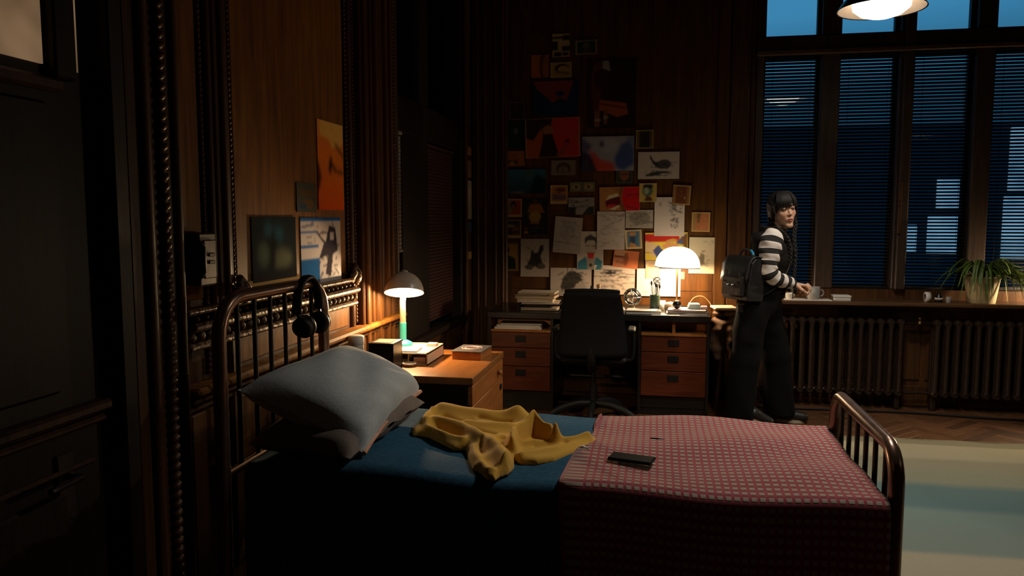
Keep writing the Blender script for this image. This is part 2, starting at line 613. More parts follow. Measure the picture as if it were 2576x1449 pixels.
# signed-distance modelling on a rectilinear grid (surface nets) for soft, continuous shapes
def axis_pts(lo, hi, coarse, fine=()):
    """grid coordinates with finer steps inside the given (a, b, step) ranges"""
    x = lo
    out = [lo]
    while x < hi:
        st = coarse
        for a, b, s in fine:
            if a - coarse * 0.5 <= x <= b:
                st = min(st, s)
        x += st
        out.append(x)
    return np.array(out)

class SDF:
    def __init__(self, xs, ys, zs):
        self.x, self.y, self.z = xs, ys, zs
        self.d = np.full((len(xs), len(ys), len(zs)), 9.0, dtype=np.float32)

    def _sub(self, lo, hi, pad):
        s = []
        for ax, l, h in ((self.x, lo[0], hi[0]), (self.y, lo[1], hi[1]), (self.z, lo[2], hi[2])):
            i0 = max(0, int(np.searchsorted(ax, l - pad)) - 1)
            i1 = min(len(ax), int(np.searchsorted(ax, h + pad)) + 1)
            if i1 <= i0: return None
            s.append(slice(i0, i1))
        X = self.x[s[0]][:, None, None]; Y = self.y[s[1]][None, :, None]; Z = self.z[s[2]][None, None, :]
        return tuple(s), X, Y, Z

    def _mix(self, s, d, k, sub):
        a = self.d[s]
        if sub:
            h = np.clip(0.5 - 0.5 * (a + d) / max(k, 1e-5), 0, 1)
            self.d[s] = a * (1 - h) - d * h + k * h * (1 - h)
        else:
            h = np.clip(0.5 + 0.5 * (a - d) / max(k, 1e-5), 0, 1)
            self.d[s] = a * (1 - h) + d * h - k * h * (1 - h)

    def cap(self, a, b, r0, r1=None, k=0.01, sub=False, flat=None):
        r1 = r0 if r1 is None else r1
        a = np.array(a, float); b = np.array(b, float)
        R = max(r0, r1)
        q = self._sub(np.minimum(a, b) - R, np.maximum(a, b) + R, 2 * k + 0.03)
        if q is None: return self
        s, X, Y, Z = q
        ab = b - a
        L = float(ab @ ab) + 1e-12
        t = np.clip(((X - a[0]) * ab[0] + (Y - a[1]) * ab[1] + (Z - a[2]) * ab[2]) / L, 0, 1)
        dz = (Z - a[2] - t * ab[2]) * (1.0 if flat is None else flat)
        d = np.sqrt((X - a[0] - t * ab[0]) ** 2 + (Y - a[1] - t * ab[1]) ** 2 + dz ** 2) - (r0 + (r1 - r0) * t)
        self._mix(s, d.astype(np.float32), k, sub)
        return self

    def chain(self, pts, rs, k=0.01, k0=None, flat=None):
        for i in range(len(pts) - 1):
            self.cap(pts[i], pts[i + 1], rs[i], rs[i + 1], k if i or k0 is None else k0, flat=flat)
        return self

    def ell(self, c, r, R=None, k=0.01, sub=False):
        c = np.array(c, float)
        rm = max(r)
        q = self._sub(c - rm, c + rm, 2 * k + 0.03)
        if q is None: return self
        s, X, Y, Z = q
        dx, dy, dz = X - c[0], Y - c[1], Z - c[2]
        if R is not None:
            A = np.array(R)
            u = A[0, 0] * dx + A[1, 0] * dy + A[2, 0] * dz
            v = A[0, 1] * dx + A[1, 1] * dy + A[2, 1] * dz
            w = A[0, 2] * dx + A[1, 2] * dy + A[2, 2] * dz
        else:
            u, v, w = dx, dy, dz
        k0 = np.sqrt((u / r[0]) ** 2 + (v / r[1]) ** 2 + (w / r[2]) ** 2)
        k1 = np.sqrt((u / r[0] ** 2) ** 2 + (v / r[1] ** 2) ** 2 + (w / r[2] ** 2) ** 2) + 1e-9
        d = k0 * (k0 - 1.0) / k1
        self._mix(s, d.astype(np.float32), k, sub)
        return self

    def noise(self, amp, fn):
        X = self.x[:, None, None]; Y = self.y[None, :, None]; Z = self.z[None, None, :]
        self.d += (amp * fn(X, Y, Z)).astype(np.float32)
        return self

    def clip_below(self, z):
        self.d = np.maximum(self.d, (z - self.z)[None, None, :].astype(np.float32))
        return self

    def clip_above(self, z):
        self.d = np.maximum(self.d, (self.z - z)[None, None, :].astype(np.float32))
        return self

    def mesh(self):
        D = self.d
        ins = D < 0
        n = np.array(D.shape)
        cnt = np.zeros(n - 1, np.int8)
        offs = [(i, j, k) for i in (0, 1) for j in (0, 1) for k in (0, 1)]
        for o in offs:
            cnt += ins[o[0]:n[0] - 1 + o[0], o[1]:n[1] - 1 + o[1], o[2]:n[2] - 1 + o[2]]
        act = (cnt > 0) & (cnt < 8)
        I, J, K = np.nonzero(act)
        vid = np.full(act.shape, -1, np.int64)
        vid[I, J, K] = np.arange(len(I))
        acc = np.zeros((len(I), 3)); num = np.zeros(len(I))
        ax = (self.x, self.y, self.z)
        for o in offs:
            for d in range(3):
                if o[d]: continue
                e = list(o); e[d] = 1
                ia = (I + o[0], J + o[1], K + o[2]); ib = (I + e[0], J + e[1], K + e[2])
                va = D[ia]; vb = D[ib]
                m = (va < 0) != (vb < 0)
                t = np.where(m, va / np.where(m, va - vb, 1), 0)
                for q in range(3):
                    pa = ax[q][ia[q]]; pb = ax[q][ib[q]]
                    acc[:, q] += np.where(m, pa + (pb - pa) * t, 0)
                num += m
        V = acc / np.maximum(num, 1)[:, None]
        F = []
        for d in range(3):
            sl0 = [slice(None)] * 3; sl1 = [slice(None)] * 3
            sl0[d] = slice(0, n[d] - 1); sl1[d] = slice(1, n[d])
            a = ins[tuple(sl0)]; b = ins[tuple(sl1)]
            E = np.argwhere(a != b)
            if not len(E): continue
            o1, o2 = (d + 1) % 3, (d + 2) % 3
            ok = (E[:, o1] > 0) & (E[:, o2] > 0) & (E[:, o1] < n[o1] - 1) & (E[:, o2] < n[o2] - 1)
            E = E[ok]
            sgn = a[tuple(E.T)]
            def at(du, dv):
                q = E.copy(); q[:, o1] -= du; q[:, o2] -= dv
                return vid[tuple(q.T)]
            quad = np.stack([at(1, 1), at(0, 1), at(0, 0), at(1, 0)], 1)
            quad[~sgn] = quad[~sgn][:, ::-1]
            F.append(quad)
        return V, np.concatenate(F)

def soft(name, V, F, mats, parent=None, colors=None, mi=None, smooth_it=0):
    me = bpy.data.meshes.new(name)
    o = bpy.data.objects.new(name, me)
    COL.objects.link(o)
    if smooth_it:
        for _ in range(smooth_it):
            S = np.zeros_like(V); C = np.zeros(len(V))
            for a in range(4):
                b = (a + 1) % 4
                np.add.at(S, F[:, a], V[F[:, b]]); np.add.at(C, F[:, a], 1)
                np.add.at(S, F[:, b], V[F[:, a]]); np.add.at(C, F[:, b], 1)
            V = V * 0.5 + 0.5 * S / np.maximum(C, 1)[:, None]
    if parent is not None:
        org = np.array(ORIG[parent.name]); o.parent = parent
    else:
        org = np.array([(V[:, 0].min() + V[:, 0].max()) / 2, (V[:, 1].min() + V[:, 1].max()) / 2, V[:, 2].min()])
        o.location = org
    ORIG[o.name] = Vector(org)
    L = V - org
    me.vertices.add(len(L)); me.vertices.foreach_set('co', L.ravel())
    me.loops.add(F.size); me.loops.foreach_set('vertex_index', F.ravel().astype(np.int32))
    me.polygons.add(len(F)); me.polygons.foreach_set('loop_start', np.arange(0, F.size, 4, dtype=np.int32))
    for m in (mats if isinstance(mats, (list, tuple)) else [mats]):
        me.materials.append(M[m])
    if mi is not None: me.polygons.foreach_set('material_index', np.asarray(mi, np.int32))
    me.polygons.foreach_set('use_smooth', np.ones(len(F), bool))
    me.update(calc_edges=True)
    me.validate()
    if colors is not None:
        at = me.color_attributes.new('print', 'FLOAT_COLOR', 'POINT')
        c = np.ones((len(V), 4), np.float32); c[:, :3] = colors
        at.data.foreach_set('color', c.ravel())
    return o

def lamp_light(name, loc, power, col, parent, radius=0.03, kind='POINT', size=None, rot=None, spot=None, blend=0.5):
    ld = bpy.data.lights.new(name, kind)
    ld.energy = power
    ld.color = col
    if kind == 'AREA':
        ld.shape = 'DISK'; ld.size = size
    else:
        ld.shadow_soft_size = radius
    if kind == 'SPOT':
        ld.spot_size = math.radians(spot); ld.spot_blend = blend
    o = bpy.data.objects.new(name, ld)
    COL.objects.link(o)
    o.parent = parent
    o.location = Vector(loc) - ORIG[parent.name]
    if rot: o.rotation_euler = rot
    return o

# ================================================================== THE ROOM
XL, XR, YB, YF, ZC = -1.55, 5.6, 6.30, -2.6, 3.95
rng = random.Random(7)

# floor and its parquet blocks (herringbone)
b = MB(); b.box((XL - .3, YF - .2, -0.10), (XR + .2, YB + .3, -0.004))
floor = struct(b.build('floor', 'parquet_dark'))
BL, BW = 0.36, 0.072
blk = MB().box((-BL / 2 + .0008, -BW / 2 + .0008, -.02), (BL / 2 - .0008, BW / 2 - .0008, 0.0), bev=0.0015)
protos = []
for nm in ('parquet_light', 'parquet_mid', 'parquet_dark'):
    me = bpy.data.meshes.new('parquet_block')
    me.from_pydata(blk.v, [], blk.f)
    me.materials.append(M[nm])
    protos.append(me)
ca, sa = math.cos(math.radians(45)), math.sin(math.radians(45))
herr = []
for k in range(-120, 160):
    for m_ in range(-16, 24):
        x0 = k * BW + m_ * 2 * BL * 0.5
        y0 = k * BW - m_ * 2 * BL * 0.5
        herr.append((x0 + BL / 2, y0 + BW / 2, 0))
        herr.append((x0 + BL + BW / 2 - BL, y0 + BW + BL / 2, 90))
rest = MB()
near = []
for (u, v, r) in herr:
    X = u * ca - v * sa; Y = u * sa + v * ca
    if not (XL + .02 < X < XR and -0.5 < Y < YB): continue
    if X > 1.15 and X < 3.3 and 5.05 < Y < 6.25:
        near.append((X, Y, r))
    elif 1.5 < Y:
        rest.box((-BL / 2 + .0008, -BW / 2 + .0008, -.02), (BL / 2 - .0008, BW / 2 - .0008, 0.0))
        vs = rest.v[-8:]
        R = Rz(45 + r)
        rest.v[-8:] = [tuple(R @ Vector(p) + Vector((X, Y, 0))) for p in vs]
near.sort(key=lambda t: (t[0] - 2.0) ** 2 * .3 + (t[1] - 5.5) ** 2)
for q, (X, Y, r) in enumerate(near[:290]):
    o = bpy.data.objects.new('parquet_block', protos[rng.choice((0, 1, 1, 2))])
    COL.objects.link(o)
    o.parent = floor
    o.location = Vector((X, Y, 0)) - ORIG[floor.name]
    o.rotation_euler = (0, 0, math.radians(45 + r))
for (X, Y, r) in near[290:]:
    rest.box((-BL / 2, -BW / 2, -.02), (BL / 2, BW / 2, 0.0))
    R = Rz(45 + r)
    rest.v[-8:] = [tuple(R @ Vector(p) + Vector((X, Y, 0))) for p in rest.v[-8:]]
rest.build('parquet_field', 'parquet_mid', floor, kind='stuff', fixn=False)

b = MB(); b.box((XL - .3, YF - .2, ZC), (XR + .2, YB + .3, ZC + .12))
for i in range(7):
    y = -2 + i * 1.25
    b.box((XL, y, ZC - .14), (XR, y + .16, ZC))
struct(b.build('ceiling', 'ceiling_wood'))

b = MB(); b.box((XR, YF - .2, 0), (XR + .2, YB + .3, ZC))
struct(b.build('wall_right', 'wall_wood'))
b = MB(); b.box((XL - .2, YF - .2, 0), (XR + .2, YF, ZC))
struct(b.build('wall_rear', 'wall_wood'))

# ---------------------------------------------------------------- left wall
WY0, WY1 = 4.47, 6.02           # its window opening
b = MB()
T = 0.22
b.box((XL - T, YF, 0), (XL, WY0, ZC))
b.box((XL - T, WY0, 0), (XL, WY1, 0.62))
b.box((XL - T, WY0, 3.5), (XL, WY1, ZC))
b.box((XL - T, WY1, 0), (XL, YB + .25, ZC))
wall_left = struct(b.build('wall_left', 'wall_wood'))

def wl_box(name, y0, y1, z0, z1, pr, m='trim_wood', bev=0.006, back=0.0):
    q = MB(); q.box((XL + back, y0, z0), (XL + pr, y1, z1), bev=bev)
    return q.build(name, m, wall_left)

# reeded uprights and panel fields
def reed(y, r, z0=0.0, z1=ZC - .15, m='trim_wood', off=0.0):
    q = MB(); q.tube([(XL + off, y, z0), (XL + off, y, z1)], r, 10)
    return q.build('reed_moulding', m, wall_left)

def beads(y, r, z0, z1, pitch, off=0.0, each=False, m='trim_wood'):
    nn = int((z1 - z0) / pitch)
    if each:
        strip = MB(); strip.tube([(XL + off, y, z0), (XL + off, y, z1)], r * 0.6, 8)
        root = strip.build('bead_moulding', m, wall_left)
        q = MB()
        R = Rx(24)
        q.ball((XL + off, y, z0), (r, r * 1.12, pitch * .47), 10, 6, R=R)
        first = q.build('bead', m, root)
        for i in range(1, nn):
            share(first, root, (0, 0, i * pitch))
    else:
        q = MB()
        q.tube([(XL + off, y, z0), (XL + off, y, z1)], r * 0.55, 6)
        for i in range(nn):
            q.ball((XL + off, y, z0 + (i + .5) * pitch), (r, r, pitch * .48), 6, 4)
        q.build('bead_moulding', m, wall_left)

# door at the near end
q = MB(); q.box((XL, 0.35, 0.02), (XL + .045, 1.86, 3.0), bev=.004)
door = struct(q.build('door_1', 'ebony_wood'))
for (y0, y1, z0, z1) in ((0.50, 1.69, 1.00, 1.74), (0.50, 1.69, 0.16, 0.74)):
    q = MB(); q.box((XL + .04, y0, z0), (XL + .058, y1, z1), bev=.016)
    q.build('door_panel', 'ebony_wood', door)
for (y0, y1, z0, z1, p) in ((.42, 1.84, .925, .955, .085), (.42, 1.84, .89, .912, .065), (.5, 1.80, .785, .80, .06), (.42, 1.74, 1.765, 1.80, .07)):
    q = MB(); q.box((XL + .03, y0, z0), (XL + p, y1, z1), bev=.008)
    q.build('door_rail', 'trim_wood', door)
q = MB(); q.box((XL + .045, 0.55, 1.83), (XL + .052, 1.69, 2.85))  # glowing slab imitates a reflection on the door, no glazing here
q.build('door_pane', 'reflection_glow', door)
q = MB(); q.box((XL + .045, 1.79, 1.83), (XL + .05, 1.81, 2.85))  # narrow strip of the same imitated reflection
q.build('door_pane', 'reflection_glow', door)
q = MB(); q.box((XL + .03, 1.705, 1.80), (XL + .075, 1.78, 2.95), bev=.006); q.build('door_stile', 'ebony_wood', door)
q = MB()
q.box((XL + .045, 1.66, .66), (XL + .055, 1.72, .84), bev=.004)
q.tube([(XL + .05, 1.69, .78), (XL + .10, 1.69, .78), (XL + .105, 1.58, .78)], .009, 8)
q.build('door_handle', 'iron', door)

wl_box('door_casing', 1.865, 1.925, 0, 3.2, .10, 'ebony_wood')
wl_box('pilaster', 1.985, 2.245, 0, ZC - .1, .05, 'trim_wood')
beads(2.135, .021, 0.05, 3.3, .0305, .055, True, 'trim_wood')
reed(2.06, .022, off=.05); reed(2.21, .018, off=.05)
reed(2.275, .013); beads(2.30, .010, .9, 3.4, .02)
beads(2.425, .012, .9, 3.4, .02, .006)
reed(2.475, .020); wl_box('stile', 2.49, 2.585, 0, ZC - .1, .022)
reed(2.535, .018, off=.02); beads(2.61, .012, 1.15, 3.4, .02, .004)
wl_box('panel_field', 2.63, 3.66, 1.17, 3.3, .006, 'panel_wood_lit', .003)
wl_box('panel_field', 2.30, 2.41, 1.17, 3.3, .006, 'panel_wood_lit', .003)
beads(3.685, .014, 1.17, 3.4, .022, .005)
reed(3.735, .022); beads(3.775, .010, .9, 3.4, .02, .01)
wl_box('pilaster', 3.80, 4.30, 0, ZC - .1, .045, 'trim_wood')
for y, r in ((3.84, .020), (3.93, .014), (3.99, .028), (4.06, .014), (4.15, .022), (4.24, .016)):
    reed(y, r, off=.045, m='panel_wood')
beads(4.335, .014, .9, 3.4, .022, .03)
reed(4.40, .026, off=.01)
# dado: plinth, lower ledge, frieze, carved cap
wl_box('plinth', 2.25, 4.44, 0, .16, .05)
for y0, y1 in ((2.30, 2.95), (3.02, 3.66)):
    wl_box('dado_panel', y0, y1, .22, .78, .015, 'panel_wood', .01)
wl_box('dado_ledge', 2.25, 4.40, .855, .885, .085, 'panel_wood_lit', .010)
wl_box('dado_ledge', 2.25, 4.40, .825, .850, .060, 'trim_wood', .008)
wl_box('dado_ledge', 2.25, 4.40, .795, .820, .035, 'trim_wood', .006)
wl_box('dado_frieze', 2.62, 3.66, .90, 1.00, .012, 'panel_wood_lit', .004)
wl_box('dado_cap', 2.25, 3.70, 1.005, 1.03, .055, 'carved', .008)
wl_box('dado_cap', 2.25, 3.70, 1.07, 1.10, .070, 'carved', .010)
wl_box('dado_cap', 2.25, 3.70, 1.125, 1.145, .050, 'carved', .008)
q = MB()
y = 2.28
while y < 3.70:
    q.ball((XL + .03, y, 1.05), (.026, .022, .018), 8, 5, R=Rx(rng.uniform(-30, 30)))
    q.ball((XL + .03, y + .026, 1.112), (.026, .014, .012), 8, 5)
    y += .052
q.build('carved_ornament', 'carved', wall_left)
for (y, z) in ((2.60, 1.17), (3.70, 1.15)):
    q = MB()
    q.tube([(XL + .01, y - .035, z - .06), (XL + .05, y - .03, z + .02), (XL + .035, y, z + .055), (XL + .05, y + .03, z + .02), (XL + .01, y + .035, z - .06)], .016, 8)
    q.ball((XL + .045, y, z), (.03, .028, .04), 10, 6)
    q.build('scroll_bracket', 'carved', wall_left)

# window in the left wall: transom pane above, blinds below, dark posts
q = MB()
q.box((XL - .14, WY0, .62), (XL - .02, WY0 + .035, 3.5), bev=.004)
q.box((XL - .14, WY1 - .06, .62), (XL + .02, WY1, 3.5), bev=.004)
q.box((XL - .14, 4.60, .62), (XL - .01, 5.17, 2.02), bev=.006)
q.box((XL - .15, WY0, 1.98), (XL - .005, WY1, 2.21), bev=.008)
q.box((XL - .14, 5.02, 2.2), (XL - .02, 5.22, 3.5), bev=.006)
q.box((XL - .14, WY0, .62), (XL + .05, WY1, .66), bev=.004)
w5 = struct(q.build('window_5', 'ebony_wood'))
q = MB(); q.box((XL - .045, WY0 + .03, 2.2), (XL - .04, 5.03, 3.5)); q.build('pane', 'clear_glass', w5)
q = MB(); q.box((XL - .11, 5.21, 2.2), (XL - .105, WY1 - .05, 3.5)); q.build('pane', 'pane', w5)
q = MB(); q.box((XL - .13, WY0 + .03, .65), (XL - .125, WY1 - .05, 1.99)); q.build('pane', 'pane', w5)

# corner post that carries small cards
q = MB(); q.box((XL - .01, 6.09, 0), (XL + .032, 6.298, ZC), bev=.006)
q.tube([(XL + .03, 6.08, 0), (XL + .03, 6.08, ZC)], .018, 8)
struct(q.build('trim_1', 'trim_wood'))

# ---------------------------------------------------------------- back wall with tall windows
BAYS = [(0.805, 1.225), (1.362, 1.785), (1.888, 2.31), (2.437, 2.86), (2.96, 3.38), (3.52, 3.94), (4.05, 4.47)]
ZL0, ZL1, ZU0, ZU1 = 0.90, 2.68, 2.835, 3.72
T = 0.20
b = MB()
b.box((XL - .1, YB, 0), (BAYS[0][0], YB + T, ZC))
b.box((BAYS[0][0], YB, 0), (BAYS[-1][1], YB + T, ZL0))
b.box((BAYS[0][0], YB, ZU1), (BAYS[-1][1], YB + T, ZC))
b.box((BAYS[-1][1], YB, 0), (XR + .1, YB + T, ZC))
wall_back = struct(b.build('wall_back', 'wall_wood'))

def wb_box(name, x0, x1, z0, z1, pr, m='trim_wood', bev=.006):
    q = MB(); q.box((x0, YB - pr, z0), (x1, YB, z1), bev=bev)
    return q.build(name, m, wall_back)

wb_box('pilaster', -1.50, -1.21, 0, ZC - .02, .05, 'trim_wood')
for x in (-1.46, -1.40, -1.31, -1.25):
    q = MB(); q.tube([(x, YB - .05, 0), (x, YB - .05, ZC - .05)], .014, 8); q.build('reed_moulding', 'trim_wood', wall_back)
for i, (x0, x1) in enumerate(((-1.19, -.62), (-.62, -.05), (-.05, .455))):
    wb_box('panel_field', x0 + .002, x1 - .002, .86, 3.6, .006, 'panel_wood', .002)
wb_box('panel_field', -1.19, .455, .12, .855, .005, 'panel_wood', .002)
wb_box('pilaster', .465, .555, 0, ZC - .02, .035, 'panel_wood')
wb_box('pilaster', .56, .70, 0, ZC - .02, .055, 'trim_wood')
wb_box('reed_moulding', .705, .74, 0, ZC - .02, .03, 'trim_wood')
wb_box('skirting', -1.19, .46, 0, .12, .02, 'trim_wood')
wb_box('apron', .76, 4.6, .0, .16, .03, 'trim_wood')
wb_box('apron_panel', .78, 2.02, .2, .74, .012, 'wall_wood')
wb_box('apron_panel', 2.06, 3.4, .2, .74, .012, 'wall_wood')
wb_box('apron_rail', .76, 4.6, .755, .80, .03, 'trim_wood')

# window joinery: posts, transom, then frame and panes of each bay
for i in range(len(BAYS) + 1):
    x0 = BAYS[i - 1][1] if i else BAYS[0][0] - .06
    x1 = BAYS[i][0] if i < len(BAYS) else BAYS[-1][1] + .06
    q = MB(); q.box((x0, YB - .01, ZL0), (x1, YB + .17, ZU1 + .02), bev=.008)
    if i in (2, 4, 6):
        q.box((x0 + .015, YB - .055, ZL0), (x1 - .015, YB, ZU1), bev=.01)
    q.build('window_post', 'window_wood', wall_back)
    if i == 2:
        q = MB(); q.box((x0 + .01, YB - .075, 1.33), (x0 + .035, YB - .05, 1.72), bev=.003); q.build('casement_bolt', 'sill_wood', wall_back)
q = MB(); q.box((BAYS[0][0] - .06, YB - .03, 2.72), (BAYS[-1][1] + .06, YB + .17, ZU0), bev=.01)
q.build('window_transom', 'window_wood', wall_back)
q = MB(); q.box((BAYS[0][0] - .06, YB - .065, 2.685), (BAYS[-1][1] + .06, YB - .02, 2.722), bev=.006)
q.build('transom_moulding', 'sill_wood', wall_back)
for i, (x0, x1) in enumerate(BAYS):
    q = MB()
    e = .022
    for z0, z1 in ((ZL0, 2.72), (ZU0, ZU1)):
        q.box((x0, YB + .09, z0), (x0 + e, YB + .14, z1)); q.box((x1 - e, YB + .09, z0), (x1, YB + .14, z1))
        q.box((x0, YB + .09, z0), (x1, YB + .14, z0 + e)); q.box((x0, YB + .09, z1 - e), (x1, YB + .14, z1))
    wi = struct(q.build('window_%d' % (i + 1 if i < 4 else i + 2), 'window_wood'))
    q = MB(); q.box((x0 + e, YB + .112, ZL0 + e), (x1 - e, YB + .118, 2.70)); q.build('pane', 'pane', wi)
    q = MB(); q.box((x0 + e, YB + .112, ZU0 + e), (x1 - e, YB + .118, ZU1 - e)); q.build('pane', 'pane', wi)

# sill board
q = MB(); q.box((.745, 6.045, .795), (4.6, YB + .10, .825), bev=.006)
sill = struct(q.build('trim_2', 'sill_wood'))

# venetian blinds, one per bay
SP, SW, ST = 0.0255, 0.0265, -29.0
blind_labels = ['slatted blind in the first window bay behind the person in the vest',
                'slatted blind in the second window bay from the poster wall',
                'slatted blind in the window bay left of the potted plant',
                'slatted blind in the window bay above the drooping plant, rightmost in view',
                'slatted blind in the window bay just past the drooping plant']
for i, (x0, x1) in enumerate(BAYS[:5]):
    yb = YB + .045
    t = thing('venetian_blind', blind_labels[i], 'blind', ((x0 + x1) / 2, yb, ZL0 + .005), 'window blinds')
    q = MB(); q.box((x0 + .006, yb - .018, 2.655), (x1 - .006, yb + .018, 2.682), bev=.003); q.build('head_rail', 'slat_dark', t)
    q = MB(); q.box((x0 + .008, yb - .013, ZL0 + .003), (x1 - .008, yb + .013, ZL0 + .018), bev=.003); q.build('bottom_rail', 'slat_dark', t)
    q = MB()
    for xx in (x0 + .07, x1 - .07):
        q.tube([(xx, yb - .014, ZL0 + .01), (xx, yb - .014, 2.66)], .0012, 5)
    q.build('ladder_cord', 'slat_dark', t)
    q = MB()
    P = []
    ca_, sa_ = math.cos(math.radians(ST)), math.sin(math.radians(ST))
    for s in np.linspace(-.5, .5, 5):
        w = s * SW
        hgt = .0022 * (1 - (2 * s) ** 2)
        P.append([(xx, yb + w * ca_ - hgt * sa_, ZL0 + .03 + w * sa_ + hgt * ca_) for xx in (x0 + .012, x1 - .012)])
    q.grid(P)
    sl = q.build('slat', 'slat_dark', t, solid=.0007)
    for k in range(1, 68):
        share(sl, t, (0, 0, k * SP))

# blinds of the left-wall window
for lab, y0, y1, mm, z0, z1 in (('narrow pale slatted blind beside the reeded pilaster, left of the dark window post', 4.432, 4.505, 'slat_pale', 1.24, 1.97),
                                ('dull red slatted blind in the dark corner window', 5.20, 5.95, 'slat_red', .70, 1.97)):
    xb = XL + .014 if y0 < 4.5 else XL - .05
    t = thing('venetian_blind', lab, 'blind', (xb, (y0 + y1) / 2, z0), 'window blinds')
    q = MB(); q.box((xb - .016, y0, z1 - .02), (xb + .016, y1, z1), bev=.003); q.build('head_rail', mm, t)
    q = MB(); q.box((xb - .012, y0, z0), (xb + .012, y1, z0 + .016), bev=.003); q.build('bottom_rail', mm, t)
    q = MB(); q.box((xb - .0035, y0 + .003, z0 + .018), (xb + .0035, y1 - .003, z0 + .040), bev=.002)
    sl = q.build('slat', mm, t)
    for k in range(1, int((z1 - .02 - z0 - .02) / .0245)):
        share(sl, t, (0, 0, k * .0245))

# ---------------------------------------------------------------- outside
q = MB(); q.box((-30, YB + .6, -4.2), (60, 70, -4.0))
tag(q.build('garden_ground', 'garden'), 'dark lawn outside below the windows', 'ground')
q = MB(); q.box((2, 30, -4.0), (34, 36, 4.8))
bl = q.build('neighbouring_building', 'facade'); tag(bl, 'dark building outside with pale lit windows seen through the blinds', 'building')
for (x0, x1, z0, z1) in ((9.65, 10.7, .15, 1.5), (9.9, 10.75, 1.75, 2.85), (8.8, 9.3, .2, 1.2), (12.1, 14.6, .0, 2.2), (12.2, 14.6, 2.4, 4.6), (16.2, 18.5, -.6, 4.1), (20, 21, 0, 3)):
    w = MB(); w.box((x0, 29.93, z0), (x1, 30.02, z1), bev=.02)
    w.build('lit_window', 'facade_light', bl)
q = MB(); q.box((-24, 14, -4), (-20, 22, 5)); q.box((-24.3, 13.8, 5), (-19.7, 22.2, 5.4))
tag(q.build('garden_wing', 'facade'), 'dark wing of the building outside the corner window', 'building')

# ---------------------------------------------------------------- radiators
def radiator(x0, nsec, label, pitch=.0705):
    t = thing('radiator', label, 'radiator', (x0 + nsec * pitch / 2, 6.17, 0), 'cast iron radiators')
    first = None
    for i in range(nsec):
        if first is None:
            q = MB(); x = x0 + pitch / 2
            for yy in (6.115, 6.165, 6.215):
                q.tube([(x, yy, .145), (x, yy, .18), (x, yy, .62), (x, yy, .655)], [.024, .019, .019, .024], 8)
            for zz in (.13, .665):
                P = [(x, 6.10, zz), (x, 6.115, zz), (x, 6.215, zz), (x, 6.23, zz)]
                q.tube(P, [.018, .031, .031, .018], 10)
            q.tube([(x - pitch / 2, 6.165, .665), (x + pitch / 2, 6.165, .665)], .017, 8, cap=False)
            q.tube([(x - pitch / 2, 6.165, .13), (x + pitch / 2, 6.165, .13)], .017, 8, cap=False)
            first = q.build('radiator_section', 'iron', t)
        else:
            share(first, t, (i * pitch, 0, 0))
    for x in (x0 + pitch * .5, x0 + pitch * (nsec - .5)):
        q = MB(); q.box((x - .018, 6.13, 0), (x + .018, 6.20, .11), bev=.006); q.build('foot', 'iron', t)
    return t
radiator(.80, 15, 'brown ribbed radiator under the sill behind the person')
radiator(2.04, 15, 'brown ribbed radiator under the sill below the potted plant')
pp = thing('radiator_pipe', 'short pipes joining the two brown radiators', 'pipe', (1.95, 6.165, .12))
for z in (.665, .13):
    q = MB(); q.tube([(1.868, 6.165, z), (1.91, 6.165, z - .004), (1.98, 6.165, z + .004), (2.038, 6.165, z)], .011, 8); q.build('pipe', 'iron', pp)
q = MB(); q.lathe([(.018, 0), (.018, .03), (.012, .03), (.012, .05)], (1.965, 6.165, .655), 10); q.build('valve', 'brass', pp)
q = MB(); q.tube(spline([(.78, 5.98, .012), (1.3, 5.99, .012), (1.9, 6.0, .012), (2.5, 5.93, .012), (3.3, 5.97, .012)], 6), .008, 6)
tag(q.build('floor_cable', 'black_plastic'), 'dark cable lying on the floor along the radiators', 'cable')

# ---------------------------------------------------------------- rug
q = MB()
nx, ny = 40, 40
P = [[(.98 + 3.4 * i / nx, 2.0 + 3.28 * j / ny, .012 + .0025 * math.sin(i * 1.3 + j * .7) * math.sin(j * .9)) for j in range(ny + 1)] for i in range(nx + 1)]
q.grid(P)
P0 = [[(.98 + 3.4 * i, 2.0 + 3.28 * j, .001) for j in (0, 1)] for i in (0, 1)]
q.grid(P0, flip=True)
q.box((.98, 2.0, .001), (4.38, 2.012, .013)); q.box((.98, 5.268, .001), (4.38, 5.28, .013))
q.box((.98, 2.0, .001), (.992, 5.28, .013)); q.box((4.368, 2.0, .001), (4.38, 5.28, .013))
rug = q.build('rug', 'rug_pile', fixn=False)
for v in rug.data.vertices: v.co.y += 1.64
rug.location.y -= 1.64
tag(rug, 'faded beige and teal banded rug on the parquet beyond the bed', 'rug')

# ================================================================== BED
BX0, BX1, BY0, BY1, BZ = -1.34, 0.655, 2.30, 3.13, 0.615
bed = thing('iron_bed', 'single bed with brown tubular metal head and foot rails', 'bed', ((BX0 + BX1) / 2, (BY0 + BY1) / 2, 0))

